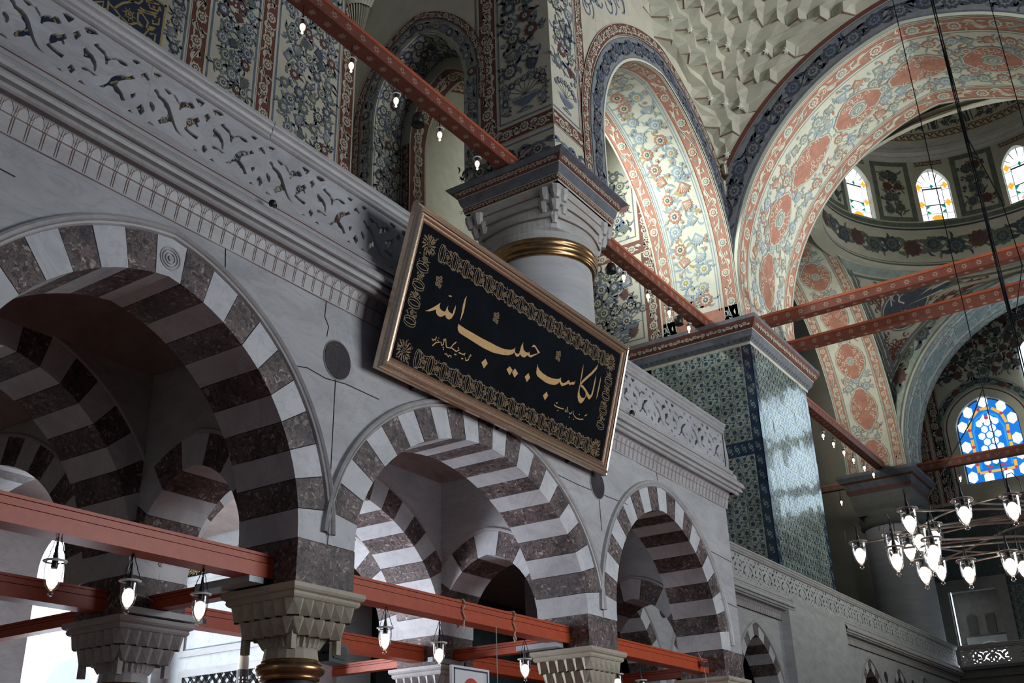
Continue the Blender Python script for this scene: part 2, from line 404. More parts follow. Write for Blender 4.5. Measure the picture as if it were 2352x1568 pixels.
for i, x in enumerate(PIERS[1:3]):
    AC = Arch(14.6, 2.5, 2.1, 4.4, 1.06)
    inner_wall('wall_cross_outer_' + NM[i + 1], 'wide striped cross arch behind the %s inner column' % NM[i + 1], 11.7, 17.5, [AC], MY, x - .42, x + .42, (19,), .42)
m = MB()
for x0, x1 in zip(PIERS, PIERS[1:]):       # shallow coved vaults over the bays
    for y0, y1 in ((8.9, 10.8), (11.7, 17.5)):
        X0, X1 = x0 + .45, x1 - .45; n = 10
        g = [[(X0 + (X1 - X0) * i / n, y0 + (y1 - y0) * j / n, 6.98 + .34 * (max(0, sin(pi * i / n)) * max(0, sin(pi * j / n))) ** .5) for i in range(n + 1)] for j in range(n + 1)]
        m.loft(g, 'plaster_vault', False)
struct('ceiling_vaults', m, 'brownish shallow plaster vaults under the gallery floor', 'ceiling')
# ---------------- outer wall of the gallery with the bright opening and the marble portal reveal
WIN = Arch(12.35, 1.35, 1.35, 5.85, 1.2)
m = MB()
spandrel(m, 2, 20.1, [WIN], 0, 7.4, 5.85, MX, 17.5, 18.1, 'marble', .1)
m.box(2, 11.0, 17.5, 18.1, 0, 5.85, 'marble'); m.box(13.7, 20.1, 17.5, 18.1, 0, 5.85, 'marble'); m.box(11.0, 13.7, 17.5, 18.1, 0, 1.0, 'marble')
struct('wall_outer', m, 'pale outer wall behind the columns with a tall bright opening')
m = MB(); m.quad((10.6, 18.3, .8), (14.2, 18.3, .8), (14.2, 18.3, 7.4), (10.6, 18.3, 7.4), 'sky_pane')
win1 = tag(m.build('window_1'), 'overexposed daylight opening at lower left behind the columns', 'window', kind='structure')
m = MB()
for c, r in ((11.0, .55), (12.45, .6), (13.5, .5)):
    A = Arch(c, r, 1.0, 3.6, 1.2); pts = [A.at(i / 16) for i in range(17)]
    for (x0, z0), (x1, z1) in zip(pts, pts[1:]): m.quad((x0, 18.22, z0), (x1, 18.22, z1), (x1, 18.22, 1), (x0, 18.22, 1), 'courtyard_glow')
m.quad((11, 18.22, 5.55), (13.7, 18.22, 5.65), (13.7, 18.22, 5.75), (11, 18.22, 5.65), 'courtyard_glow')
m.build('courtyard_arches', win1)  # daylight on the arches is painted as their own soft glow
m = MB(); X = 14.09
m.box(X - .06, X + .5, 13.5, 17.5, 0, 6.55, 'marble_white')
portal = struct('wall_portal', m, 'white marble portal reveal lit by daylight behind the front column')
m = MB(); m.box(X - .10, X - .06, 13.72, 17.3, 6.2, 6.5, 'panel_black'); tag(m.build('inscription_band', portal), 'black band with dense gold script')
m = MB(); random.seed(3)
for i in range(420):
    y = random.uniform(13.76, 17.24); z = random.uniform(6.23, 6.46); l = random.uniform(.03, .08); a = random.uniform(0, pi)
    dy, dz = l * cos(a) / 2, l * sin(a) / 2; ny, nz = -.012 * sin(a), .012 * cos(a)
    m.quad((X - .104, y - dy - ny, z - dz - nz), (X - .104, y + dy - ny, z + dz - nz), (X - .104, y + dy + ny, z + dz + nz), (X - .104, y - dy + ny, z - dz + nz), 'gold_kufic')
tag(m.build('gold_script', portal), kind='stuff')
for (y0, y1, z0, z1, k) in ((14.5, 17.0, 4.75, 5.95, 'paint_blue_light'), (14.5, 16.95, 3.2, 4.25, 'stone_dark')):
    m = MB()
    for a, b, c, d in ((y0 - .12, y1 + .12, z1, z1 + .12), (y0 - .12, y1 + .12, z0 - .12, z0), (y0 - .12, y0, z0, z1), (y1, y1 + .12, z0, z1)): m.box(X - .10, X - .06, a, b, c, d, 'marble_trim')
    m.build('panel_frame', portal)
    m = MB()
    if k == 'stone_dark':
        m.quad((X - .063, y0, z0), (X - .063, y1, z0), (X - .063, y1, z1), (X - .063, y0, z1), 'marble_white')
        for i in range(-6, 16):
            for sgn in (1, -1):
                for off in (0, .05):
                    a = y0 + i * .2 + off; pts = []
                    za, zb = z0, z1; ya, yb = a, a + sgn * 1.05
                    if min(ya, yb) < y0 - 1.1 or max(ya, yb) > y1 + 1.1: continue
                    t0, t1 = 0., 1.
                    for lim, s in ((y0, 1), (y1, -1)):
                        fa, fb = s * (ya - lim), s * (yb - lim)
                        if fa < 0 and fb < 0: t0 = 2
                        elif fa < 0: t0 = max(t0, fa / (fa - fb))
                        elif fb < 0: t1 = min(t1, fa / (fa - fb))
                    if t0 < t1: m.tube([(X - .075, ya + (yb - ya) * t, za + (zb - za) * t) for t in (t0, t1)], .010, 'iron', 4)
        for i in range(5):
            for j in range(3):
                cyy, czz = y0 + .25 + i * .48, z0 + .18 + j * .36
                m.tube([(X - .075, cyy + .13 * cos(2 * pi * t / 10), czz + .13 * sin(2 * pi * t / 10)) for t in range(11)], .010, 'iron', 4)
        m.build('lattice_panel', portal)
    else:
        m.quad((X - .062, y0, z0), (X - .062, y1, z0), (X - .062, y1, z1), (X - .062, y0, z1), 'marble_white')
        for i in range(1, 12): m.tube([(X - .07, y0 + (y1 - y0) * i / 12, z1 - .25), (X - .07, y0 + (y1 - y0) * i / 12, z1 - .02)], .008, k, 4)
        for z in (z1 - .25, z1 - .02, z0 + .02): m.tube([(X - .07, y0, z), (X - .07, y1, z)], .01, k, 4)
        for y in (y0 + .02, y1 - .02): m.tube([(X - .07, y, z0), (X - .07, y, z1)], .01, k, 4)
        m.build('glazed_panel', portal)
m = MB()
for j in range(7):
    zc = 3.3 + j * .42
    m.prism([(.09 * cos(2 * pi * (i + .5) / 6), .19 * sin(2 * pi * (i + .5) / 6)) for i in range(6)], lambda u, v, d: (X - d, 14.22 + u, zc + v), .06, .085, 'marble_trim')
m.build('hexagon_relief', portal)

# ================================================================== cornice and balustrade of the gallery
def zc8(z, y): return 1.6 + (z - 1.6) * y / 8.0
prof8 = [(8.0, 7.31), (7.985, 7.325), (7.955, 7.5), (7.948, 7.52), (7.955, 7.535), (7.90, 7.70), (7.86, 7.745), (7.80, 7.755), (7.775, 7.79), (7.785, 7.83), (7.76, 7.85), (7.72, 7.88), (7.71, 7.93), (7.74, 7.965), (7.70, 7.985), (7.675, 8.01), (7.67, 8.06), (7.69, 8.10), (7.78, 8.115), (7.785, 8.195), (7.80, 8.21), (7.83, 8.205), (7.84, 8.27)]
def cornice_run(name, label, prof, x0, x1, yshift, zfix=None, ribs=True, step=.155, parent=None):
    P = [(y + yshift, zc8(z, y)) for y, z in prof]
    m = MB(); m.loft([[(x0, y, z) for y, z in P], [(x1, y, z) for y, z in P]], 'marble_trim', False)
    # back fill and end returns
    zt = P[-1][1]; zb = P[0][1]
    m.add([(x1, y, z) for y, z in P] + [(x1, 8.9 + yshift, zt), (x1, 8.9 + yshift, zb)], [tuple(range(len(P) + 2))], 'marble_trim')
    m.add([(x0, P[-1][0], zt), (x1, P[-1][0], zt), (x1, 8.9 + yshift, zt), (x0, 8.9 + yshift, zt)], [(0, 1, 2, 3)], 'marble_trim')
    o = struct(name, m, label, 'cornice')
    if ribs:
        r = MB(); ya, za = P[1]; yb, zb2 = P[2]; yc, zc = P[5]
        n = int((x1 - x0) / step)
        for i in range(n):
            x = x0 + (i + .5) * step
            for dx in (-.012, .012):
                r.add([(x + dx - .003, ya - .004, za + .01), (x + dx + .003, ya - .004, za + .01), (x + dx + .003, yb - .006, zb2), (x + dx - .003, yb - .006, zb2)], [(0, 1, 2, 3)], 'joint_rust')
                r.add([(x + dx - .003, yb - .006, zb2), (x + dx + .003, yb - .006, zb2), (x + dx + .003, yc - .004, zc - .03), (x + dx - .003, yc - .004, zc - .03)], [(0, 1, 2, 3)], 'joint_rust')
            arc = [(x + .012 + (step - .024) * t / 6, sin(pi * t / 6)) for t in range(7)]
            for (xa, s0), (xb, s1) in zip(arc, arc[1:]):
                def pp(xx, s, e):
                    f = .45 + .5 * s + e; return (xx, yb + (yc - yb) * f - .006, zb2 + (zc - zb2) * f)
                r.quad(pp(xa, s0, -.035), pp(xb, s1, -.035), pp(xb, s1, .035), pp(xa, s0, .035), 'marble')
        tag(r.build('bracket_ribs', o), 'fine double ribs of the little brackets', kind='stuff')
    for yy, zz in ((P[4][0] - .001, P[4][1]), (P[0][0] - .002, P[0][1] + .004), (P[18][0] - .003, P[18][1] + .055)):
        j = MB(); j.tube([(x0 + (x1 - x0) * i / 40, yy, zz + random.uniform(-.004, .004)) for i in range(41)], .006, 'joint_rust', 4); j.build('joint', o)
    return o
cornice_front = cornice_run('trim_1', 'moulded marble cornice with tiny brackets above the front arches', prof8, 1.5, 20.18, 0)
m = MB(); P = [(y, zc8(z, y)) for y, z in prof8[6:]]
m.loft([[(20.18 - .02, 8.3, z) for y, z in P], [(20.18 - .02, y, z) for y, z in P], [(20.18 + (8.0 - y) * .9, y, z) for y, z in P], [(20.18 + (8.0 - y) * .9, 8.9, z) for y, z in P]], 'marble_trim', False)
m.build('cornice_return', cornice_front)

HOLES= [[(0.0,8.621),(0.035,8.671),(0.066,8.644),(0.085,8.609),(0.151,8.604),(0.203,8.571),(0.237,8.526),(0.269,8.462),(0.314,8.378),(0.359,8.321),(0.412,8.287),(0.491,8.273),(0.433,8.272),(0.364,8.287),(0.328,8.303),(0.301,8.333),(0.272,8.371),(0.231,8.356),(0.208,8.324),(0.152,8.286),(0.137,8.264),(0.096,8.294),(0.131,8.342),(0.144,8.382),(0.197,8.405),(0.21,8.445),(0.197,8.474),(0.155,8.504),(0.127,8.542),(0.068,8.562),(0.04,8.599)],[(0.111,8.728),(0.151,8.745),(0.21,8.734),(0.245,8.719),(0.277,8.734),(0.311,8.694),(0.343,8.671),(0.366,8.714),(0.417,8.736),(0.447,8.735),(0.466,8.776),(0.508,8.759),(0.543,8.722),(0.512,8.689),(0.469,8.677),(0.405,8.643),(0.37,8.608),(0.36,8.573),(0.335,8.581),(0.333,8.632),(0.295,8.665),(0.257,8.703),(0.223,8.705),(0.198,8.68),(0.148,8.696)],[(0.501,8.86),(0.574,8.877),(0.666,8.866),(0.65,8.832),(0.611,8.774),(0.562,8.811)],[(0.764,8.863),(0.84,8.884),(0.903,8.883),(0.942,8.858),(0.868,8.813),(0.814,8.79),(0.784,8.821)],[(-0.035,8.475),(0.002,8.474),(0.043,8.444),(0.049,8.402),(0.037,8.354),(0.008,8.368),(-0.021,8.414)],[(-0.018,8.199),(0.007,8.245),(0.056,8.216),(0.092,8.192),(0.033,8.189)],[(0.421,8.399),(0.452,8.426),(0.449,8.486),(0.457,8.538),(0.5,8.582),(0.539,8.587),(0.566,8.612),(0.597,8.641),(0.624,8.59),(0.593,8.553),(0.613,8.517),(0.596,8.493),(0.572,8.521),(0.54,8.502),(0.515,8.464),(0.467,8.417),(0.513,8.406),(0.573,8.399),(0.632,8.396),(0.609,8.341),(0.559,8.349),(0.499,8.361),(0.449,8.374)],[(0.723,8.774),(0.76,8.719),(0.715,8.625),(0.666,8.701)],[(0.801,8.589),(0.831,8.641),(0.861,8.605),(0.915,8.588),(0.962,8.538),(0.974,8.478),(0.971,8.418),(0.95,8.416),(0.938,8.476),(0.891,8.526),(0.856,8.516),(0.816,8.502),(0.817,8.546)],[(0.803,8.4),(0.863,8.41),(0.947,8.4),(1.015,8.394),(0.961,8.365),(0.903,8.376),(0.829,8.353)],[(0.894,8.731),(0.953,8.766),(0.973,8.729),(1.037,8.718),(1.062,8.683),(1.111,8.682),(1.154,8.727),(1.228,8.745),(1.284,8.738),(1.319,8.713),(1.278,8.69),(1.224,8.683),(1.179,8.702),(1.118,8.667),(1.089,8.631),(1.085,8.575),(1.058,8.574),(1.047,8.626),(1.032,8.666),(0.967,8.686),(0.912,8.703)],[(1.317,8.842),(1.394,8.856),(1.456,8.852),(1.411,8.796),(1.366,8.8)],[(1.604,8.855),(1.678,8.867),(1.737,8.86),(1.662,8.787),(1.626,8.807)],[(0.716,8.364),(0.764,8.302),(0.727,8.23),(0.672,8.274)],[(0.501,8.191),(0.614,8.227),(0.648,8.19),(0.59,8.177)],[(0.787,8.193),(0.841,8.247),(0.94,8.188),(0.858,8.186)],[(0.985,8.288),(1.06,8.32),(1.116,8.385),(1.149,8.471),(1.206,8.546),(1.267,8.585),(1.341,8.607),(1.381,8.654),(1.418,8.615),(1.366,8.577),(1.285,8.517),(1.235,8.47),(1.22,8.413),(1.289,8.373),(1.34,8.295),(1.294,8.27),(1.262,8.32),(1.207,8.329),(1.177,8.365),(1.13,8.354),(1.084,8.295),(1.023,8.276)],[(1.464,8.716),(1.53,8.788),(1.583,8.713),(1.568,8.685),(1.509,8.711),(1.49,8.676)],[(1.382,8.419),(1.444,8.467),(1.443,8.418),(1.41,8.357),(1.392,8.381)],[(1.534,8.398),(1.576,8.304),(1.534,8.228),(1.471,8.297)],[(1.345,8.192),(1.416,8.244),(1.454,8.192)]]
PER = 1.6407
LETTERS= [[(0.626,0.969),(0.693,1.014),(0.763,1.07),(0.822,1.122),(0.866,1.165),(0.884,1.177),(0.879,1.148),(0.887,1.117),(0.923,1.097),(0.977,1.095),(1.012,1.108),(1.017,1.132),(1.029,1.171),(1.045,1.203),(1.047,1.16),(1.075,1.137),(1.119,1.127),(1.165,1.131),(1.168,1.18),(1.187,1.261),(1.202,1.219),(1.2,1.166),(1.186,1.109),(1.161,1.065),(1.124,1.036),(1.086,1.03),(1.049,1.041),(1.026,1.067),(0.997,1.038),(0.954,1.01),(0.905,1.0),(0.861,1.013),(0.836,1.038),(0.828,1.069),(0.776,1.033),(0.723,1.002)],[(1.366,1.466),(1.34,1.412),(1.331,1.338),(1.337,1.244),(1.341,1.166),(1.341,1.089),(1.36,1.139),(1.376,1.232),(1.376,1.311),(1.369,1.388)],[(1.324,1.048),(1.362,1.043),(1.487,1.036),(1.685,1.037),(1.858,1.036),(2.061,1.044),(2.254,1.048),(2.402,1.062),(2.53,1.095),(2.599,1.121),(2.637,1.148),(2.655,1.177),(2.653,1.139),(2.677,1.101),(2.733,1.101),(2.773,1.124),(2.779,1.173),(2.787,1.241),(2.813,1.306),(2.823,1.263),(2.856,1.209),(2.927,1.191),(2.987,1.206),(3.017,1.237),(3.01,1.21),(3.043,1.188),(3.1,1.212),(3.22,1.276),(3.164,1.314),(3.106,1.337),(3.034,1.306),(3.073,1.359),(3.122,1.362),(3.202,1.327),(3.269,1.302),(3.176,1.234),(3.069,1.16),(3.014,1.154),(2.977,1.165),(2.942,1.125),(2.894,1.102),(2.838,1.1),(2.799,1.119),(2.78,1.08),(2.733,1.055),(2.689,1.068),(2.655,1.098),(2.621,1.059),(2.528,1.012),(2.388,0.971),(2.176,0.931),(1.958,0.919),(1.724,0.927),(1.523,0.935),(1.389,0.94),(1.348,0.96),(1.325,0.995)],[(2.045,0.797),(2.114,0.748),(2.051,0.657),(1.97,0.719)],[(2.618,0.877),(2.701,0.843),(2.654,0.751),(2.558,0.81)],[(2.747,0.886),(2.845,0.84),(2.779,0.757),(2.699,0.809)],[(1.006,1.331),(1.029,1.344),(1.049,1.343),(1.07,1.351),(1.067,1.331),(1.034,1.328),(1.017,1.32)],[(3.274,1.128),(3.287,1.089),(3.34,1.059),(3.433,1.037),(3.573,1.029),(3.725,1.043),(3.855,1.075),(3.908,1.102),(3.934,1.129),(3.94,1.087),(3.976,1.06),(4.021,1.062),(4.082,1.093),(4.13,1.138),(4.168,1.159),(4.187,1.131),(4.232,1.135),(4.259,1.163),(4.286,1.167),(4.307,1.159),(4.328,1.205),(4.336,1.183),(4.317,1.132),(4.284,1.119),(4.248,1.115),(4.212,1.089),(4.162,1.098),(4.11,1.067),(4.034,1.024),(3.996,1.005),(3.942,1.029),(3.909,1.048),(3.88,1.005),(3.805,0.967),(3.692,0.939),(3.557,0.928),(3.416,0.941),(3.319,0.952),(3.28,0.982),(3.266,1.054)],[(4.475,1.519),(4.463,1.434),(4.472,1.276),(4.477,1.157),(4.466,1.053),(4.478,0.987),(4.52,0.93),(4.584,0.907),(4.626,0.923),(4.679,0.987),(4.698,1.043),(4.651,1.014),(4.587,1.005),(4.527,1.032),(4.499,1.093),(4.496,1.183),(4.493,1.323),(4.49,1.423)],[(4.891,1.657),(4.845,1.59),(4.739,1.473),(4.608,1.35),(4.524,1.262),(4.501,1.21),(4.52,1.195),(4.553,1.236),(4.653,1.333),(4.784,1.457),(4.881,1.571)],[(4.51,1.197),(4.586,1.196),(4.673,1.167),(4.766,1.125),(4.82,1.109),(4.851,1.13),(4.869,1.217),(4.872,1.321),(4.884,1.479),(4.906,1.362),(4.904,1.228),(4.893,1.123),(4.833,1.046),(4.791,1.041),(4.708,1.097),(4.636,1.136),(4.561,1.158),(4.507,1.161)],[(4.698,1.043),(4.696,1.093),(4.657,1.132),(4.677,1.128),(4.715,1.094),(4.719,1.04)],[(5.038,1.497),(5.027,1.359),(5.019,1.212),(5.025,1.101),(5.045,1.169),(5.056,1.306),(5.055,1.42)],[(3.088,0.925),(3.152,0.875),(3.095,0.79),(3.015,0.846)],[(3.634,0.808),(3.689,0.762),(3.629,0.67),(3.556,0.725)]]
STROKES= [[(0.881,0.683),(0.913,0.665),(0.924,0.69),(0.952,0.683),(0.959,0.736)],[(0.92,0.598),(0.973,0.661),(1.047,0.691),(0.991,0.701)],[(1.062,0.704),(1.096,0.665),(1.123,0.683),(1.122,0.742)],[(1.143,0.775),(1.193,0.673),(1.28,0.69),(1.314,0.749),(1.368,0.807)],[(1.276,0.702),(1.333,0.696),(1.404,0.686),(1.46,0.722),(1.422,0.752)],[(1.459,0.687),(1.498,0.692),(1.553,0.693),(1.597,0.725),(1.584,0.686)],[(1.617,0.671),(1.637,0.634),(1.69,0.661),(1.699,0.716),(1.734,0.737),(1.703,0.744)],[(1.19,0.587),(1.208,0.574)],[(1.219,0.597),(1.239,0.578)],[(1.251,0.582),(1.274,0.564),(1.287,0.595)],[(1.296,0.589),(1.323,0.598),(1.332,0.571)],[(1.122,0.649),(1.142,0.647)],[(1.137,0.624),(1.156,0.626)],[(1.102,0.74),(1.116,0.757),(1.137,0.747)],[(1.54,0.632),(1.579,0.641)],[(1.38,0.639),(1.425,0.645)],[(1.005,0.735),(1.015,0.734)],[(3.888,0.683),(3.945,0.671),(4.067,0.678),(4.17,0.693)],[(3.932,0.734),(3.951,0.716),(3.975,0.738)],[(4.212,0.676),(4.26,0.67),(4.226,0.714)],[(4.258,0.753),(4.303,0.678)],[(4.336,0.687),(4.361,0.67),(4.405,0.702),(4.391,0.713)],[(4.427,0.743),(4.471,0.682)],[(4.486,0.681),(4.55,0.66),(4.66,0.667),(4.762,0.701)],[(4.781,0.756),(4.843,0.799)],[(4.006,0.626),(4.035,0.627)],[(4.351,0.618),(4.374,0.618)],[(4.475,0.619),(4.497,0.618)],[(4.612,0.738),(4.639,0.737)]]
FLW= [(0.772, 1.432), (2.093, 1.418), (3.76, 1.416)]
def pierced_panel(ext=.022):
    cu = bpy.data.curves.new('panel_outline', 'CURVE'); cu.dimensions = '2D'; cu.fill_mode = 'BOTH'; cu.extrude = ext; cu.bevel_depth = .005; cu.bevel_resolution = 0
    def spl(pts):
        s = cu.splines.new('POLY'); s.points.add(len(pts) - 1)
        for p, q in zip(s.points, pts): p.co = (q[0], q[1], 0, 1)
        s.use_cyclic_u = True
    spl([(-.048, 8.06), (PER - .052, 8.06), (PER - .052, 8.93), (-.048, 8.93)])
    for h in HOLES:
        c = (sum(p[0] for p in h) / len(h), sum(p[1] for p in h) / len(h))
        sh = -PER if min(p[0] for p in h) > 1.595 else 0
        spl([(p[0] + sh, p[1]) for p in h])
    o = bpy.data.objects.new('tmp', cu); COL.objects.link(o)
    dg = bpy.context.evaluated_depsgraph_get(); me = bpy.data.meshes.new_from_object(o.evaluated_get(dg))
    bpy.data.objects.remove(o); me.name = 'pierced_panel'
    for v in me.vertices: v.co = (v.co.x, v.co.z, v.co.y)      # stand it up: x along, z up
    me.flip_normals(); me.materials.clear(); me.materials.append(MAT['marble'])
    return me
panel_me = pierced_panel(); panel_thin = pierced_panel(.006)
Z0P, Z1P = 8.06, 8.93
def rail_profile():       # (y offset from panel centre, z)
    return [(-.05, 8.90), (-.075, 8.91), (-.08, 8.935), (-.07, 8.95), (-.095, 8.965), (-.11, 9.0), (-.10, 9.03), (-.125, 9.045), (-.135, 9.06), (-.135, 9.10), (-.10, 9.118), (.10, 9.118), (.135, 9.10), (.135, 9.05), (.07, 8.95), (.05, 8.90)]
def base_profile(): return [(-.05, 8.17), (-.065, 8.165), (-.085, 8.15), (-.085, 8.09), (-.075, 8.06), (-.10, 8.02), (.10, 8.02), (.07, 8.10), (.05, 8.17)]
def balustrade(name, label, x0, n, yc, rot=0, origin=(0, 0, 0), breaks=(), group=None, me=None):
    t = thing(name, label, 'balustrade', origin, group, rot)
    for i in range(n):
        o = link('pierced_panel', me or panel_me, t); o.location = (x0 + i * PER, yc, 0)
    L0, L1 = x0 - .05, x0 + n * PER - .05
    cuts = [L0] + [x0 + b * PER - .05 for b in breaks] + [L1]
    for k, (a, b) in enumerate(zip(cuts, cuts[1:])):
        dz = .012 * (k % 2)
        for nm, pf in (('hand_rail', rail_profile()), ('base_course', base_profile())):
            m = MB(); m.loft([[(x, yc + y, z + (dz if nm == 'hand_rail' else 0)) for y, z in pf] for x in (a + .006, b - .006)], 'marble_trim', True, True, True)
            m.build(nm, t)
    return t
XS = 5.40 - 2 * PER
bal_front = balustrade('balustrade', 'pierced white marble balustrade above the front striped arches', XS, 11, 7.925, breaks=(3, 7))
m = MB(); prof = [(7.98, 8.0), (7.90, 8.3), (7.88, 8.45), (7.93, 8.6), (7.98, 8.8), (8.0, 8.93)]
m.loft([[(20.12 + (0.0), 7.88, z) for y, z in prof], [(20.12 + (8.05 - y), 7.88, z) for y, z in prof], [(20.12 + (8.05 - y), 7.97, z) for y, z in prof], [(20.12, 7.97, z) for y, z in prof]], 'marble_trim', False)
m.build('end_scroll', bal_front)
# iron rings and stains
for i, (x, z, y) in enumerate(((6.93, 7.92, 7.66), (15.62, 8.04, 7.74))):
    t = thing('iron_ring', 'rusty iron ring fixed in the cornice ' + ('left of the calligraphy panel' if i == 0 else 'right of the calligraphy panel'), 'ring', (x, y, z))
    m = MB(); m.tube([(.035 * cos(2 * pi * k / 12), -.03, -.03 + .035 * sin(2 * pi * k / 12)) for k in range(13)], .008, 'iron', 6); m.build('loop', t)
    m = MB(); m.lathe([(0, -.03), (.035, -.028), (.045, 0), (.035, .028), (0, .03)], (0, 0, 0), 'iron', 10); m.build('eye_plate', t)
    m = MB(); m.tube([(0, .03, 0), (0, -.03, .005)], .012, 'iron', 6); m.build('pin', t)

# ================================================================== columns of the lower arcade
def capital_loops(cx, cy, ztop, hs0, r1, zbot, tiers):
    """teeth rings stepping from a square (half side hs0) at ztop down to a circle of radius r1 at zbot"""
    n = 56; loops = []
    for j in range(tiers + 1):
        f = j / tiers
        for edge in (0, 1):
            if j == tiers and edge: break
            z = ztop + (zbot - ztop) * (f + (.0 if edge == 0 else .04))
            ring = []
            for i in range(n):
                a = 2 * pi * (i + .5) / n
                sq = min(1 / max(abs(cos(a)), 1e-6), 1 / max(abs(sin(a)), 1e-6))
                rr = (hs0 * sq) * (1 - f) ** .8 + r1 * (1 - (1 - f) ** .8)
                tooth = (.05 if ((i + j * 1) % 2 == edge) else -.012) * (1 - f * .6)
                rr += tooth - (.045 * edge)
                ring.append((cx + rr * cos(a), cy + rr * sin(a), z))
            loops.append(ring)
    return loops
def column(name, label, x, y, mat_cap, shaft, group=None):
    t = thing(name, label, 'column', (x, y, 0), group)
    m = MB(); m.lathe([(.30, 0), (.30, .05), (.285, .06), (.27, 3.02)], (0, 0, 0), shaft, 32); m.build('shaft', t, smooth=True)
    m = MB(); m.lathe([(.28, 2.99), (.315, 3.0), (.325, 3.02), (.315, 3.04), (.335, 3.05), (.365, 3.075), (.375, 3.11), (.362, 3.145), (.335, 3.165), (.318, 3.175), (.322, 3.19), (.30, 3.205)], (0, 0, 0), 'bronze', 40); tag(m.build('neck_ring', t, smooth=True), 'polished bronze neck ring')
    m = MB(); m.loft(capital_loops(0, 0, 3.755, .43, .285, 3.32, 2), mat_cap, True)
    m.lathe([(.30, 3.20), (.285, 3.30), (.30, 3.36)], (0, 0, 0), mat_cap, 20)
    for sx in (-1, 1):
        for sy in (-1, 1): m.box(sx * .34 - .035, sx * .34 + .035, sy * .34 - .035, sy * .34 + .035, 3.27, 3.46, mat_cap)
    m.build('stalactite_capital', t)
    # raised facets of the capital: rows of upright triangles on each side
    for face in range(4):
        c, s = cos(face * pi / 2), sin(face * pi / 2)
        mm = MB()
        for row, (hz0, hz1, hw, nn, yy0, yy1) in enumerate(((3.765, 3.60, .47, 6, .485, .455), (3.59, 3.42, .40, 5, .43, .38))):
            for i in range(nn):
                u0 = -hw + 2 * hw * i / nn; u1 = -hw + 2 * hw * (i + 1) / nn; um = (u0 + u1) / 2
                def R(u, v, z): return (u * c - v * s, u * s + v * c, z)
                a, b, ap, tip = R(u0, -yy0 + .02, hz0), R(u1, -yy0 + .02, hz0), R(um, -yy1 - .03, hz1), R(um, -yy0 - .03, hz0)
                bl, br = R(u0, -yy1 + .05, hz1), R(u1, -yy1 + .05, hz1)
                mm.add([a, tip, ap], [(0, 2, 1)], mat_cap); mm.add([tip, b, ap], [(0, 2, 1)], mat_cap)
                mm.add([a, ap, bl], [(0, 2, 1)], mat_cap); mm.add([b, br, ap], [(0, 2, 1)], mat_cap)
        mm.build('facet_row', t)
    m = MB()
    ab = [(.47, 3.76), (.50, 3.775), (.515, 3.80), (.51, 3.83), (.54, 3.845), (.555, 3.87), (.555, 3.915)]
    m.loft([[(sx * h, sy * h, z) for sx, sy in ((-1, -1), (1, -1), (1, 1), (-1, 1))] for h, z in ab], mat_cap, True, True, True); m.build('abacus', t)
    return t
col_lab = ['lower column with stalactite capital and bronze ring, left of centre', 'lower column with faceted capital below the calligraphy panel\'s right end', 'last lower column of the front arcade at the wall corner']
for i, x in enumerate(PIERS):
    if i > 0: column('column', col_lab[i - 1], x, 8.45, 'marble_old' if i < 3 else 'marble_old', 'porphyry', 'columns of the lower arcade')
    if i in (1, 2): column('column', ('dark shaded inner column seen through the left arch against daylight', 'inner column behind the white sign seen through the middle arch')[i - 1], x, 11.25, 'marble_trim', 'porphyry', 'columns of the lower arcade')

# ================================================================== red tie beams of the arcade
def tie_low(name, label, p0, p1, axis, other, z0=3.995, z1=4.25, w=.13, group='red tie beams of the lower arcade'):
    t = thing(name, label, 'beam', (0, 0, 0), group)
    def bx(m, a, b, c, d, e, f, k):
        if axis == 'x': m.box(a, b, other + c, other + d, e, f, k)
        else: m.box(other + c, other + d, a, b, e, f, k)
    zm = z0 + (z1 - z0) * .60
    m = MB(); bx(m, p0, p1, -w, w, z0, zm - .006, 'beam_paint'); m.build('lower_plank', t)
    m = MB(); bx(m, p0, p1, -w + .012, w - .012, zm + .004, z1 - .035, 'beam_paint'); m.build('upper_plank', t)
    m = MB(); bx(m, p0, p1, -w + .004, w - .004, z1 - .03, z1, 'beam_paint'); m.build('top_board', t)
    m = MB(); bx(m, p0, p1, -w + .03, w - .03, z0 + .01, z1 - .01, 'joint_dark'); m.build('core', t)
    return t
labs = ['red wooden tie beam spanning the left arch', 'red wooden tie beam spanning the middle arch with ropes tied round it', 'red wooden tie beam spanning the right arch']
for i, (a, b) in enumerate(zip(PIERS, PIERS[1:])):
    tie_low('tie_beam', labs[i], a + .45, b - .45, 'x', 8.45)
    tie_low('tie_beam', ('shaded red tie beam in the second row behind the left arch', 'red tie beam in the second row behind the middle arch', 'red tie beam in the second row behind the right arch')[i], a + .45, b - .45, 'x', 11.25)
for i, x in enumerate(PIERS[1:]):
    tie_low('tie_beam', 'red cross tie beam running back from the %s front column' % ('left', 'middle', 'corner')[i], 8.9, 10.8, 'y', x, 4.02, 4.2, .09)
tie_low('tie_beam', 'dark red cross tie beam running on to the daylight at lower left', 11.7, 17.4, 'y', 8.4, 4.02, 4.2, .09)
tie_low('tie_beam', 'red cross tie beam running back from the middle inner column', 11.7, 17.4, 'y', 14.55, 4.02, 4.2, .09)
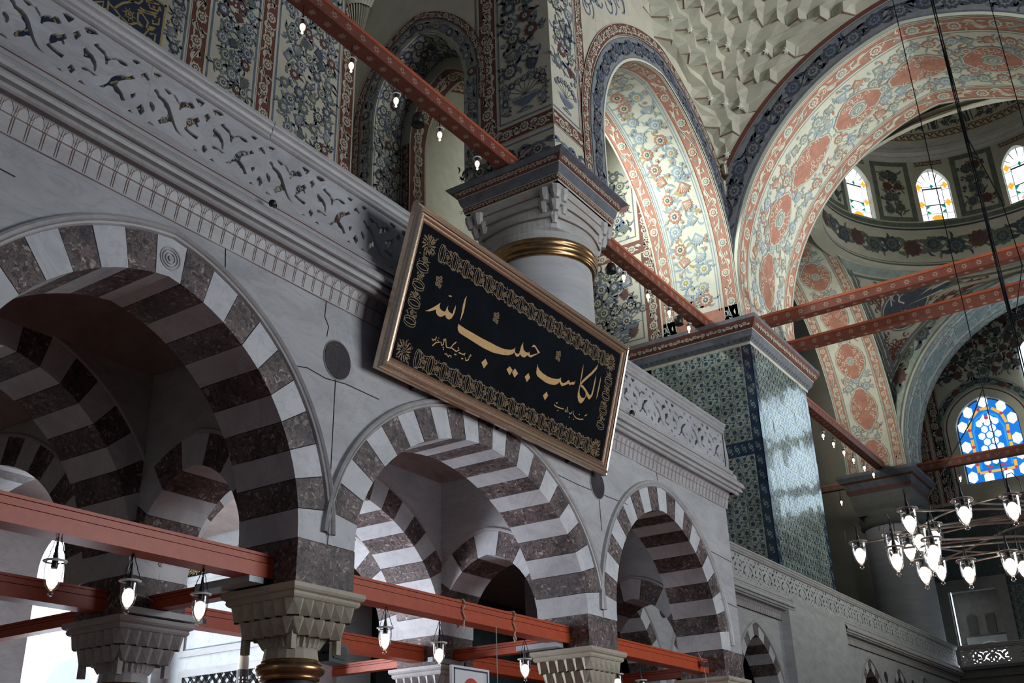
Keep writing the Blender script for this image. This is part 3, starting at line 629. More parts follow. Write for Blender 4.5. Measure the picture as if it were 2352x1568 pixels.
# ropes round the middle beam
for i, x in enumerate((11.35, 12.55)):
    t = thing('rope_loop', ('left', 'right')[i] + ' pale rope looped round the middle red beam', 'rope', (x, 8.45, 4.1), 'ropes on the middle beam')
    m = MB(); m.tube([(.03 * sin(k * 1.3), -.15 if k % 16 < 8 else .15, .16 - .04 * (k % 8) + .0) for k in range(8)] + [(0, -.15, -.17)], .012, 'rope', 6); m.build('front_strand', t)
    m = MB(); m.tube([(0, -.15, .16), (.01, 0, .175), (0, .15, .16)], .012, 'rope', 6); m.build('top_strand', t)
    m = MB(); m.tube([(-.02, -.16, -.16), (.02, -.165, -.21), (.0, -.15, -.26), (-.03, -.15, -.19)], .010, 'rope', 6); m.build('knot', t)
m = MB(); m.tube([(12.1, 8.3, 4.0), (12.11, 8.31, 3.7), (12.13, 8.32, 3.3), (12.12, 8.32, 3.0)], .006, 'cable_white', 5)
tag(m.build('hanging_wire'), 'thin wire hanging from the middle red beam to the white sign', 'wire')
# grey cable trays on the abacus ledges
def tray(label, x, y, lx, ly, rz=0):
    t = thing('cable_tray', label, 'cable tray', (x, y, 3.93), 'grey trays on the capitals', rz)
    m = MB(); m.box(-lx, lx, -ly, ly, 0, .075, 'grey_metal'); m.build('tray_body', t)
    m = MB(); m.box(lx + .001, lx + .07, -ly + .01, ly - .01, .005, .07, 'black_plastic'); m.build('end_cap', t)
tray('grey metal tray beside the left front capital', 7.72, 8.75, .10, .42, 0)
tray('grey metal tray beside the middle front capital', 13.90, 8.75, .10, .36, 0)
tray('marble-grey tray along the shaded inner capital', 8.45, 10.69, .56, .06, 0)
tray('grey tray on the inner capital behind the sign', 14.2, 10.75, .42, .05, 0)
# ================================================================== lamps
def lamp_proto(name, s, bulb):
    t = empty(name)
    prof = [(.100, .115), (.104, .125), (.094, .128), (.082, .118), (.080, .09), (.079, .03), (.074, -.03), (.060, -.085), (.040, -.12), (.022, -.135)]
    m = MB(); m.lathe([(r * s, z * s) for r, z in prof], (0, 0, 0), 'lamp_glass', 20); m.build('glass_shade', t, smooth=True)
    m = MB(); m.lathe([(.083 * s, .112 * s), (.103 * s, .117 * s), (.106 * s, .124 * s), (.100 * s, .130 * s), (.084 * s, .126 * s)], (0, 0, 0), 'white_paint', 20); m.build('rim', t, smooth=True)
    m = MB(); m.lathe([(0.001, .06 * s), (.030 * s, .045 * s), (.052 * s, .01 * s), (.055 * s, -.03 * s), (.045 * s, -.075 * s), (.022 * s, -.11 * s), (.001, -.12 * s)], (0, 0, 0), bulb, 18); m.build('bulb', t, smooth=True)
    m = MB(); m.lathe([(.018 * s, -.132 * s), (.014 * s, -.145 * s), (.024 * s, -.155 * s), (.026 * s, -.168 * s), (.016 * s, -.182 * s), (.001, -.186 * s)], (0, 0, 0), 'lamp_glass' if bulb == 'bulb_white' else bulb, 12); m.build('finial', t, smooth=True)
    m = MB(); m.lathe([(.001, .30 * s), (.008 * s, .295 * s), (.012 * s, .22 * s), (.026 * s, .14 * s), (.030 * s, .07 * s), (.02 * s, .05 * s), (.001, .05 * s)], (0, 0, 0), 'black_plastic', 10); m.build('lamp_holder', t, smooth=True)
    return t
def cords(t, s, up, chains=True):
    m = MB(); m.tube([(0, 0, .28 * s), (0, 0, up)], .004, 'iron', 5); m.build('cord', t)
    if chains:
        for k in range(3):
            a = 2 * pi * k / 3 + .5
            m = MB(); n = max(4, int((up - .12 * s) / .035))
            p0 = Vector((.098 * s * cos(a), .098 * s * sin(a), .12 * s)); p1 = Vector((0, 0, up))
            m.tube([p0.lerp(p1, i / n) + Vector((.004 * (i % 2), .004 * ((i + 1) % 2), 0)) for i in range(n + 1)], .0045, 'iron', 4)
            m.build('chain', t)
P_LOW = lamp_proto('hanging_lamp', 1.0, 'bulb_white'); cords(P_LOW, 1.0, .40)
first = [True]
def place_lamp(proto, x, y, z, label, group, flag):
    o = proto if flag[0] else copy_tree(proto); flag[0] = False
    o.location = (x, y, z); o.rotation_euler = (0, 0, random.uniform(0, 6)); tag(o, label, 'lamp', group); return o
ll = ['bell-shaped glass lamp in front of the bright opening, leftmost of the left beam', 'bell-shaped glass lamp at the middle of the left beam', 'bell-shaped glass lamp near the right end of the left beam',
      'bell-shaped glass lamp near the left end of the middle beam', 'bell-shaped glass lamp above the white sign', 'bell-shaped glass lamp near the right end of the middle beam',
      'bell-shaped glass lamp near the left end of the right beam', 'bell-shaped glass lamp at the middle of the right beam']
for i, (x, z) in enumerate(((5.46, 3.66), (6.26, 3.61), (7.11, 3.61), (9.95, 3.62), (11.02, 3.56), (13.02, 3.55), (15.77, 3.58), (16.6, 3.55))):
    place_lamp(P_LOW, x, 8.45, z, ll[i], 'glass lamps under the lower beams', first)
P_UP = lamp_proto('hanging_lamp', 1.25, 'bulb_warm'); cords(P_UP, 1.25, .62, True)
fu = [True]
ordn = ['first', 'second', 'third', 'fourth', 'fifth', 'sixth']
for i, (x, z) in enumerate(((13.71, 18.79), (15.42, 18.78), (17.16, 18.79), (19.03, 18.80), (20.80, 18.82))):
    place_lamp(P_UP, x, 14.6, z, ordn[i] + ' glowing lamp from the left under the high red beam beside the painted pier', 'lamps under the high left beam', fu)
for i, (x, z) in enumerate(((29.66, 18.9), (31.54, 18.92), (33.3, 18.93), (35.03, 18.93))):
    place_lamp(P_UP, x, 14.6, z, ordn[i] + ' glowing lamp from the big column under the beam of the lit arch', 'lamps under the beam of the lit arch', fu)
P_A4 = lamp_proto('hanging_lamp', 1.25, 'bulb_warm'); cords(P_A4, 1.25, .86, True); f4 = [True]
for i, (x, z) in enumerate(((50.16, 18.62), (51.76, 18.62), (53.43, 18.6), (55.05, 18.6), (57.03, 18.66), (58.74, 18.69))):
    place_lamp(P_A4, x, 14.4, z, ordn[i] + ' tiny glowing lamp from the tiled pier under the far beam', 'lamps under the far beam', f4)
P_FAR = lamp_proto('hanging_lamp', 1.25, 'bulb_warm'); cords(P_FAR, 1.25, .74, True); ff = [True]
place_lamp(P_FAR, 62.6, 17.5, 18.5, 'single tiny lamp hanging in the dark bay right of the tiled pier', 'single far lamps', ff)
place_lamp(P_FAR, 63.4, 10.73, 18.87, 'single tiny lamp hanging just left of the stained window', 'single far lamps', ff)
# pendant speakers on the high beams
for i, (x, z) in enumerate(((18.07, 18.72), (28.75, 18.85), (34.12, 18.9))):
    t = thing('pendant_speaker', ('black pendant speaker under the high left beam', 'black pendant speaker beside the big column', 'black pendant speaker near the tiled pier cornice')[i], 'speaker', (x, 14.6, z), 'pendant speakers')
    m = MB(); m.lathe([(.001, -.2), (.13, -.2), (.17, -.17), (.17, .05), (.12, .15), (.03, .2), (.001, .2)], (0, 0, 0), 'black_plastic', 18); m.build('housing', t, smooth=True)
    m = MB(); m.lathe([(.155, -.19), (.178, -.19), (.178, -.165), (.155, -.165)], (0, 0, 0), 'iron', 18); m.build('grille_ring', t)
    m = MB(); m.tube([(0, 0, .2), (0, 0, 19.43 - z)], .008, 'iron', 5); m.build('cord', t)
# ================================================================== painted high tie beams
def orn_flower8(m, c, ux, uy, r, k):
    pts = [tuple(Vector(c) + Vector(ux) * (r * (1 if j % 2 == 0 else .55) * cos(pi * j / 6)) + Vector(uy) * (r * (1 if j % 2 == 0 else .55) * sin(pi * j / 6))) for j in range(12)]
    m.add([c] + pts, [(0, 1 + j, 1 + (j + 1) % 12) for j in range(12)], k)
def tie_high(label, axis, other, p0, p1, z0=19.42, z1=19.86, w=.22, group='painted tie beams', sp=.52):
    t = thing('painted_tie_beam', label, 'beam', (0, 0, 0), group)
    def bx(m, a, b, c, d, e, f, k):
        if axis == 'x': m.box(a, b, other + c, other + d, e, f, k)
        else: m.box(other + c, other + d, a, b, e, f, k)
    m = MB(); bx(m, p0, p1, -w, w, z0, z1, 'beam_painted_dark'); m.build('timber', t)
    m = MB(); bx(m, p0, p1, -w - .015, w + .015, z1 - .09, z1 + .02, 'beam_edge'); m.build('top_strip', t)
    m = MB(); n = int(abs(p1 - p0) / sp)
    for i in range(n):
        p = p0 + (p1 - p0) * (i + .5) / n
        if axis == 'x':
            orn_flower8(m, (p, other - w - .004, (z0 + z1) / 2 - .04), (1, 0, 0), (0, 0, 1), .13, 'beam_flower'); orn_flower8(m, (p, other, z0 - .004), (1, 0, 0), (0, 1, 0), .12, 'beam_flower')
            orn_flower8(m, (p, other - w - .007, (z0 + z1) / 2 - .04), (1, 0, 0), (0, 0, 1), .05, 'beam_painted_dark')
        else:
            orn_flower8(m, (other - w - .004, p, (z0 + z1) / 2 - .04), (0, 1, 0), (0, 0, 1), .13, 'beam_flower'); orn_flower8(m, (other, p, z0 - .004), (1, 0, 0), (0, 1, 0), .12, 'beam_flower')
            orn_flower8(m, (other - w - .007, p, (z0 + z1) / 2 - .04), (0, 1, 0), (0, 0, 1), .05, 'beam_painted_dark')
    m.build('painted_flowers', t)
    return t
tie_high('red painted tie beam climbing left from the big column', 'x', 14.6, 8.0, 22.6)
tie_high('red painted tie beam between the big column and the tiled pier', 'x', 14.6, 26.0, 36.65)
tie_high('pale edged tie beam behind the tiled pier carrying a row of tiny lamps', 'x', 14.4, 43.1, 60.8)
tie_high('upper of two long red tie beams across the dome bay', 'y', 38.66, -6, 13.0, 19.78, 20.22)
tie_high('lower of two long red tie beams across the dome bay', 'y', 41.85, -6, 13.0, 19.78, 20.22)
tie_high('red tie beam crossing in front of the stained window', 'y', 63.4, -6, 12.9, 19.6, 20.1)
tie_high('dark tie beam running back from the far column', 'y', 62.6, 16.4, 21.2, 19.22, 19.6, .16)
tie_high('dark tie beam stub left of the big column capital', 'y', 24.2, 16.2, 21.1, 17.75, 18.15, .18)

# ================================================================== painted ornament (thin flat motifs lying on the walls)
class Orn(MB):
    def __init__(s, mapf): super().__init__(); s.mp = mapf
    def fan(s, c, pts, k, l=1):
        vs = [s.mp(c[0], c[1], .006 * l)] + [s.mp(u, v, .006 * l) for u, v in pts]; n = len(pts)
        s.add(vs, [(0, 1 + i, 1 + (i + 1) % n) for i in range(n)], k)
    def ribbon(s, pts, w, k, l=1):
        A, B = [], []
        for i, p in enumerate(pts):
            q0, q1 = pts[max(i - 1, 0)], pts[min(i + 1, len(pts) - 1)]
            dx, dy = q1[0] - q0[0], q1[1] - q0[1]; L = math.hypot(dx, dy) or 1
            ww = (w[0] + (w[1] - w[0]) * i / (len(pts) - 1)) if isinstance(w, tuple) else w
            nx, ny = -dy / L * ww / 2, dx / L * ww / 2
            A.append(s.mp(p[0] + nx, p[1] + ny, .006 * l)); B.append(s.mp(p[0] - nx, p[1] - ny, .006 * l))
        n = len(pts); s.add(A + B, [(i, i + 1, n + i + 1, n + i) for i in range(n - 1)], k)
    def rect(s, u0, u1, v0, v1, k, l=1, du=.35, dv=99):
        nu = max(1, int(abs(u1 - u0) / du)); nv = max(1, int(abs(v1 - v0) / dv))
        vs = [s.mp(u0 + (u1 - u0) * i / nu, v0 + (v1 - v0) * j / nv, .006 * l) for j in range(nv + 1) for i in range(nu + 1)]
        s.add(vs, [(j * (nu + 1) + i, j * (nu + 1) + i + 1, (j + 1) * (nu + 1) + i + 1, (j + 1) * (nu + 1) + i) for j in range(nv) for i in range(nu)], k)
    def flower(s, u, v, r, rot, ks, l=2, n=9):
        def star(R, d, ph=0): return [(u + R * (1 if j % 2 == 0 else d) * cos(rot + ph + pi * j / n), v + R * (1 if j % 2 == 0 else d) * sin(rot + ph + pi * j / n)) for j in range(2 * n)]
        s.fan((u, v), star(r, .80), ks[0], l); s.fan((u, v), star(r * .66, .75, .2), ks[1], l + 1); s.fan((u, v), star(r * .46, .6), ks[2], l + 2)
        s.fan((u, v), [(u + r * .13 * cos(j), v + r * .13 * sin(j)) for j in range(6)], ks[1], l + 3)
    def carnation(s, u, v, r, rot, ks, l=2):
        pts = []
        for j in range(13):
            a = rot - 1.25 + 2.5 * j / 12; R = r * (1.15 if j % 2 == 0 else .9); pts.append((u + R * cos(a), v + R * sin(a)))
        b = (u - .75 * r * cos(rot), v - .75 * r * sin(rot))
        s.fan(b, [b] + pts, ks[0], l)
        for j in range(1, 12, 2):
            a = rot - 1.1 + 2.2 * j / 12; s.ribbon([(u - .4 * r * cos(rot), v - .4 * r * sin(rot)), (u + .85 * r * cos(a), v + .85 * r * sin(a))], r * .07, ks[1], l + 1)
    def leaf(s, u, v, L, ang, bend, w, k, l=1):
        n = 7; c = []
        a = ang; x, y = u, v
        for i in range(n):
            c.append((x, y, a)); x += L / (n - 1) * cos(a); y += L / (n - 1) * sin(a); a += bend / (n - 1)
        T = [(p[0] - sin(p[2]) * w * sin(pi * i / (n - 1)) * .9, p[1] + cos(p[2]) * w * sin(pi * i / (n - 1)) * .9) for i, p in enumerate(c)]
        Bq = [(p[0] + sin(p[2]) * w * sin(pi * i / (n - 1)) * .35, p[1] - cos(p[2]) * w * sin(pi * i / (n - 1)) * .35) for i, p in enumerate(c)]
        A = [s.mp(p[0], p[1], .006 * l) for p in T]; B = [s.mp(p[0], p[1], .006 * l) for p in Bq]
        s.add(A + B, [(i, i + 1, n + i + 1, n + i) for i in range(n - 1)], k)
    def field(s, u0, u1, v0, v1, sp, F, seed=1, ok=None, dens=1.0, stem=True):
        """all-over floral filling: jittered flowers, curved stems, saz leaves"""
        rd = random.Random(seed); nu = max(1, round((u1 - u0) / sp)); nv = max(1, round((v1 - v0) / (sp * .87)))
        du, dv = (u1 - u0) / nu, (v1 - v0) / nv; P = {}
        for j in range(nv):
            for i in range(nu):
                u = u0 + (i + (.5 if j % 2 == 0 else .9)) * du + rd.uniform(-.12, .12) * du
                if u > u1 - .3 * du: u -= .4 * du
                v = v0 + (j + .5) * dv + rd.uniform(-.12, .12) * dv
                if ok and not ok(u, v): continue
                P[i, j] = (u, v)
        for (i, j), (u, v) in P.items():
            if stem:
                q = P.get((i, j + 1)) or P.get((i + 1, j))
                if q:
                    mx, my = (u + q[0]) / 2 + rd.uniform(-.3, .3) * sp, (v + q[1]) / 2
                    s.ribbon([((1 - t) ** 2 * u + 2 * t * (1 - t) * mx + t * t * q[0], (1 - t) ** 2 * v + 2 * t * (1 - t) * my + t * t * q[1]) for t in (0, .2, .4, .6, .8, 1)], sp * .045, F['stem'], 1)
            r = sp * rd.uniform(.34, .44)
            ks = rd.choice(F['fl'])
            for q in range(rd.choice((4, 5, 5, 6))):
                a = rd.uniform(0, 6.28); s.leaf(u + r * .75 * cos(a), v + r * .75 * sin(a), sp * rd.uniform(.42, .72), a + .9 * rd.choice((-1, 1)), rd.choice((-1, 1)) * rd.uniform(1.0, 2.4), sp * rd.uniform(.09, .14), rd.choice(F['lf']), 1)
            for q in range(2):
                a = rd.uniform(0, 6.28); s.flower(u + sp * .56 * cos(a), v + sp * .56 * sin(a), sp * .13, a, rd.choice(F['fl']), 2, 5)
            if rd.random() < .68: s.flower(u, v, r, rd.uniform(0, 6), ks, 3)
            else: s.carnation(u, v, r, rd.uniform(0, 6.28), ks, 3)
    def scroll(s, u0, u1, vc, hw, F, ground=None, per=None, edge=None, seed=2):
        """band with a running stem, alternating blossoms and split leaves"""
        rd = random.Random(seed); per = per or hw * 2.4
        if ground: s.rect(u0, u1, vc - hw, vc + hw, ground, 1, .3)
        if edge:
            for sg in (-1, 1): s.rect(u0, u1, vc + sg * hw * 1.0 - hw * .05, vc + sg * hw * 1.0 + hw * .05, edge, 3, .3)
        n = max(1, round((u1 - u0) / per)); per = (u1 - u0) / n
        s.ribbon([(u0 + (u1 - u0) * t / (n * 10), vc + .45 * hw * sin(pi * t / 10 * 1.0)) for t in range(n * 10 + 1)], hw * .10, F['stem'], 2)
        for i in range(n):
            u = u0 + (i + .5) * per; sg = 1 if i % 2 == 0 else -1
            s.flower(u, vc - sg * hw * .14, hw * .68, rd.uniform(0, 6), F['fl'][i % len(F['fl'])], 3)
            for q in range(5):
                a = rd.uniform(0, 6.28); s.leaf(u + per * .5 + rd.uniform(-.3, .3) * per, vc + rd.uniform(-.5, .5) * hw, hw * .75, a, rd.choice((-1.8, 1.8)), hw * .13, F['lf'][q % len(F['lf'])], 2)
            for q in (-1, 1):
                s.leaf(u + q * per * .22, vc + sg * hw * .35, hw * 1.3, (0 if q > 0 else pi) + q * sg * .5, -q * sg * 1.9, hw * .30, F['lf'][(i + (q > 0)) % len(F['lf'])], 2)
                s.leaf(u + q * per * .45, vc - sg * hw * .55, hw * .9, (pi / 2) * sg + q, q * 1.2, hw * .2, F['lf'][0], 2)
    def arabesque(s, u, v, ru, rv, kg, kl, ke=None, lobes=14, l=2, seed=5):
        """pointed lobed medallion filled with curling lines"""
        pts = []
        for j in range(64):
            a = 2 * pi * j / 64; point = 1 + .16 * max(0, abs(cos(a)) - .86) / .14
            R = (1 + .055 * abs(sin(lobes * a / 2))) * point; pts.append((u + ru * R * cos(a), v + rv * R * sin(a)))
        if ke: s.fan((u, v), [(u + (p[0] - u) * 1.10, v + (p[1] - v) * 1.10) for p in pts], ke, l); s.fan((u, v), [(u + (p[0] - u) * 1.05, v + (p[1] - v) * 1.05) for p in pts], kl, l + 1)
        s.fan((u, v), pts, kg, l + 2)
        rd = random.Random(seed)
        for ring, nn in ((.30, 4), (.62, 8), (.86, 12)):
            for j in range(nn):
                a = 2 * pi * (j + .5 * (nn % 8 == 0)) / nn + .2; cu, cv = u + ru * ring * cos(a), v + rv * ring * sin(a)
                R = min(ru, rv) * .21; sg = rd.choice((-1, 1)); ph = rd.uniform(0, 6)
                s.ribbon([(cu + R * (1 - t / 16) * cos(ph + sg * t * .42), cv + R * (1 - t / 16) * sin(ph + sg * t * .42)) for t in range(13)], R * .20, kl, l + 3)
                s.leaf(cu, cv, R * 1.1, ph, 1.4, R * .25, kl, l + 3)
def soffit_map(A, mapf, d0, q0len=0.0):
    L = A.len
    def f(u, v, o):
        if 0 <= u <= L:
            q = u / L; x, z = A.at(q); nx, nz = A.nrm(q); return mapf(x - nx * o, d0 + v, z - nz * o)
        if u > L:
            x, z = A.at(1); return mapf(x - o, d0 + v, z - (u - L))
        x, z = A.at(0); return mapf(x + o, d0 + v, z + u)
    return f
def face_map(A, mapf, d0, hi=999.0):
    L = A.len
    def f(u, v, o):
        if 0 <= u <= L:
            x, z = A.at(u / L, v); return mapf(min(x, hi), d0 - o, z)
        if u > L:
            x, z = A.at(1, v); return mapf(min(x, hi), d0 - o, z - (u - L))
        x, z = A.at(0, v); return mapf(min(x, hi), d0 - o, z + u)
    return f
FD = dict(stem='paint_blue', lf=['paint_blue', 'paint_blue', 'paint_green', 'paint_navy'], fl=[('paint_blue', 'cream', 'paint_navy'), ('paint_navy', 'paint_blue', 'cream'), ('paint_green', 'cream', 'paint_navy'), ('paint_navy', 'cream', 'paint_green'), ('paint_blue', 'cream', 'paint_blue'), ('paint_red', 'paint_navy', 'cream'), ('paint_green', 'paint_blue', 'cream')])
FR = dict(stem='cream', lf=['cream', 'cream'], fl=[('cream', 'paint_red', 'cream'), ('cream', 'paint_red', 'cream')])
FRL = dict(stem='cream_light', lf=['cream_light', 'cream_light', 'paint_green_grey'], fl=[('cream_light', 'paint_green_grey', 'cream_light'), ('cream_light', 'paint_red_lit', 'cream_light')])
FL = dict(stem='paint_green_grey', lf=['paint_green_grey', 'paint_blue_light', 'paint_green_grey', 'paint_red_lit'], fl=[('paint_green_grey', 'cream_light', 'paint_green_grey'), ('paint_blue_light', 'cream_light', 'paint_blue_light'), ('paint_green_grey', 'cream_light', 'paint_red_lit'), ('paint_red_lit', 'cream_light', 'paint_green_grey')])  # lighter palette, puts the soffit light into the ornament colours
FB = dict(stem='paint_blue_light', lf=['paint_blue_light', 'paint_blue_light', 'paint_yellow', 'paint_green_grey'], fl=[('paint_blue_light', 'cream_light', 'paint_blue_light'), ('paint_blue_light', 'cream_light', 'paint_yellow'), ('paint_red_lit', 'cream_light', 'paint_green')])
FN = dict(stem='paint_navy', lf=['paint_navy', 'paint_navy', 'paint_blue'], fl=[('paint_navy', 'paint_band', 'paint_navy'), ('paint_navy', 'paint_blue', 'paint_navy')])
FG = dict(stem='paint_green', lf=['paint_green', 'paint_navy', 'paint_green'], fl=[('paint_navy', 'paint_green', 'paint_navy'), ('paint_green', 'paint_navy', 'paint_green'), ('paint_red', 'paint_navy', 'paint_red')])
def orn_done(o, parent, label='painted floral ornament'):
    if o.f: return tag(o.build('painted_ornament', parent), label, kind='stuff')

# ================================================================== gallery walls
m = MB(); m.box(2, 22.61, 21.16, 21.7, 7.5, 36, 'cream')
wall_back = struct('wall_gallery_back', m, 'cream gallery wall painted with flower panels and red stripes')
o = Orn(lambda u, v, d: (u, 21.16 - d, v))
for a, b in ((15.37, 16.03), (18.1, 18.72), (21.85, 22.5)):
    o.rect(a, b, 8, 36, 'paint_red', 1)
    F = Orn(lambda u, v, d: (v, 21.16 - d, u)); F.scroll(9, 35, (a + b) / 2, (b - a) / 2, FR, None, .95, 'cream')
    for q in (a - .17, b + .09): o.rect(q, q + .08, 8, 36, 'paint_blue', 1)
    orn_done(F, wall_back, 'red stripe with cream scrolls')
for a, b, sd in ((16.3, 17.85, 3), (18.98, 21.6, 4), (14.62, 15.15, 6)): o.field(a, b, 15, 32, .62 if b - a > 1 else .5, FD, sd)
orn_done(o, wall_back)
# kufic inscription panel
m = MB(); X0, X1, Z0, Z1 = 10.4, 14.50, 18.9, 23.43
m.box(X0, X1, 21.13, 21.16, Z0, Z1, 'sign_blue')
kp = m.build('kufic_panel', wall_back); tag(kp, 'dark blue panel with gold square script')
o = Orn(lambda u, v, d: (u, 21.13 - d, v))
for u0, u1, v0, v1 in ((X0, X1, Z0, Z0 + .07), (X0, X1, Z1 - .07, Z1), (X0, X0 + .07, Z0, Z1), (X1 - .07, X1, Z0, Z1)): o.rect(u0, u1, v0, v1, 'gold_kufic')
for ln in [[(12.68,22.27),(12.7,21.84),(12.94,21.83),(13.11,22.03),(12.87,22.15),(12.72,22.19)],[(12.29,21.93),(12.54,22.14),(12.54,21.85),(12.34,21.76)],[(12.41,21.74),(12.66,21.97),(12.75,21.83)],[(12.87,22.15),(13.11,22.51),(13.43,22.8)],[(13.27,22.73),(13.6,22.85),(13.7,23.05)],[(13.62,22.54),(13.64,22.26),(13.93,22.15),(13.97,22.44),(13.74,22.6),(13.62,22.54)],[(13.11,22.03),(13.39,21.95),(13.63,22.17),(14.01,22.17),(13.83,21.79)],[(13.39,21.95),(13.57,21.87),(13.77,21.85)],[(13.59,22.62),(14.17,22.83),(14.31,22.79)],[(13.64,22.74),(13.87,22.75),(14.23,22.95)],[(13.8,23.1),(14.24,23.29),(14.24,23.04),(13.97,22.96),(13.9,23.07)],[(14.04,23.06),(14.13,23.1)],[(14.13,22.75),(14.32,22.84),(14.31,22.6),(14.11,22.5),(14.12,22.63)],[(13.93,22.17),(14.19,22.33)],[(14.01,22.31),(14.23,22.41)],[(14.07,22.11),(14.26,22.21),(14.26,21.9)],[(14.06,21.97),(14.06,21.79)],[(14.14,21.97),(14.14,21.76)],[(12.98,21.73),(13.32,21.72),(13.57,21.87)],[(13.86,23.17),(14.06,23.24)],[(14.27,23.23),(14.32,23.1)]]:
    o.ribbon(ln, .065, 'gold_kufic', 1)
o.flower(13.35, 22.27, .16, 0, ('gold_kufic', 'sign_blue', 'gold_kufic'), 2, 8)
for k in range(8):
    a = k * pi / 4; o.leaf(13.35 + .1 * cos(a), 22.27 + .1 * sin(a), .14, a, .3, .03, 'gold_kufic', 2)
for i in range(7):
    zz = 19.0 + i * .38
    for q in range(9): o.ribbon([(10.6 + q * .42, zz), (10.8 + q * .42, zz + .2), (10.95 + q * .42, zz)], .06, 'gold_kufic', 1)
orn_done(o, kp, 'gold square script')
# pier over the big column + wall with the narrow arch
AL = Arch(18.29, 1.93, 2.9, 23.7, 1.25); AL2 = Arch(18.29, 1.58, 2.55, 23.6, 1.25)
m = MB()
m.box(22.61, 25.88, 13.03, 16.36, 19.3, 36, 'cream')
spandrel(m, 16.36, 21.16, [AL], 0, 36, 23.7, MY, 22.61, 25.1, 'cream', .12)
m.box(22.61, 25.1, 20.22, 21.16, 7.5, 23.7, 'cream')
spandrel(m, 16.36, 20.22, [AL2], 0, 27.2, 23.6, MY, 24.15, 25.1, 'cream', .1); m.box(24.15, 25.1, 19.87, 20.22, 7.5, 23.6, 'cream'); m.box(24.15, 25.1, 16.36, 16.71, 19.4, 23.6, 'cream')
wall_pier = struct('wall_big_pier', m, 'painted pier above the big column with flower vases and red borders')
o = Orn(lambda u, v, d: (22.61 - d, u, v))                       # face towards the left (x = 22.61)
o.rect(15.05, 15.72, 20.55, 36, 'paint_red'); o.rect(13.05, 15.05, 20.62, 21.18, 'paint_red')
for q0, q1, z0, z1 in ((14.93, 14.98, 21.3, 36), (15.80, 15.86, 20, 36), (13.08, 14.95, 21.28, 21.34), (13.05, 16.3, 20.44, 20.5)): o.rect(q0, q1, z0, z1, 'paint_blue')
o.field(13.25, 14.85, 22.9, 35, .72, FD, 11)
def vase(o, u, v, s, k1='paint_blue', k2='cream'):
    pr = [(.15, 0), (.5, .02), (.42, .12), (.12, .22), (.10, .32), (.3, .42), (.62, .62), (.80, .95), (.74, 1.0)]
    L = [(u - r * s, v + z * s) for r, z in pr]; R = [(u + r * s, v + z * s) for r, z in pr]
    n = len(pr); o.add([o.mp(*p, .012) for p in L] + [o.mp(*p, .012) for p in R], [(i, i + 1, n + i + 1, n + i) for i in range(n - 1)], k1)
    for f in (.07, .30, .9): o.ribbon([(u - .7 * s * (f > .5) - .2 * s, v + f * s), (u + .7 * s * (f > .5) + .2 * s, v + f * s)], .05 * s, k2, 3)
    for i in range(7):
        a = pi / 2 + (i - 3) * .33; o.flower(u + 1.25 * s * cos(a), v + s + 1.0 * s * sin(a), .22 * s, i, FD['fl'][i % 4], 3)
        o.ribbon([(u, v + s), (u + 1.1 * s * cos(a), v + s + .85 * s * sin(a))], .04 * s, 'paint_green', 1)
vase(o, 14.0, 21.5, .62); o.field(13.25, 13.45, 21.5, 22.8, .35, FD, 12); o.field(14.6, 14.85, 21.5, 22.8, .35, FD, 13)
o.scroll(13.08, 16.3, 19.98, .42, FD, None, 1.0)
orn_done(o, wall_pier)
for a, b, c, hw in ((15.05, 15.72, None, None),):
    F = Orn(lambda u, v, d: (22.61 - d, v, u)); F.scroll(20.6, 35.5, 15.385, .33, FR, None, .9, 'cream'); orn_done(F, wall_pier)
F = Orn(lambda u, v, d: (22.61 - d, u, v)); F.scroll(13.1, 15.05, 20.9, .27, FR, None, .75, 'cream'); orn_done(F, wall_pier)
o = Orn(face_map(AL, MY, 22.575, 21.15))                                   # bands round the narrow arch
L = AL.len
o.scroll(-3.6, L + 11, .32, .27, FD, None, .7, 'paint_blue'); o.rect(-1, L + 11, .62, .92, 'paint_red', 1, .2); o.scroll(-1, L + 11, .77, .16, FR, None, .5, None)
orn_done(o, wall_pier, 'flower band round the narrow arch')
o = Orn(soffit_map(AL, MY, 22.61)); o.field(L * .35, L + 12, .12, 1.4, .55, FD, 17); o.rect(L * .3, L + 12, .04, .09, 'paint_blue'); o.rect(L * .3, L + 12, 1.42, 1.48, 'paint_blue'); orn_done(o, wall_pier)
o = Orn(soffit_map(AL2, MY, 24.15)); o.rect(0, AL2.len + 12, .05, .85, 'paint_red', 1, .15); o.scroll(0, AL2.len + 12, .45, .34, FR, None, .9, None); orn_done(o, wall_pier)
o = Orn(lambda u, v, d: (24.15 - d, u, v)); F = Orn(lambda u, v, d: (24.15 - d, v, u)); F.scroll(8, 23.6, 20.04, .16, FR, 'paint_red', .6); orn_done(F, wall_pier)
o = Orn(lambda u, v, d: (u, 13.03 - d, v))                         # face towards the nave (y = 13.03)
o.rect(24.32, 24.82, 20.55, 36, 'paint_red'); o.rect(22.63, 24.32, 20.62, 21.18, 'paint_red'); o.rect(22.63, 24.2, 21.28, 21.34, 'paint_blue'); o.rect(24.2, 24.25, 21.28, 36, 'paint_blue')
o.field(22.75, 24.15, 22.9, 35, .68, FD, 21); vase(o, 23.45, 21.5, .55); o.scroll(22.65, 25.8, 19.98, .42, FD, None, 1.0)
orn_done(o, wall_pier)
F = Orn(lambda u, v, d: (v, 13.03 - d, u)); F.scroll(21.2, 35.5, 24.57, .25, FR, None, .8, 'cream'); orn_done(F, wall_pier)
F = Orn(lambda u, v, d: (u, 13.03 - d, v)); F.scroll(22.65, 24.3, 20.9, .27, FR, None, .75, 'cream'); orn_done(F, wall_pier)
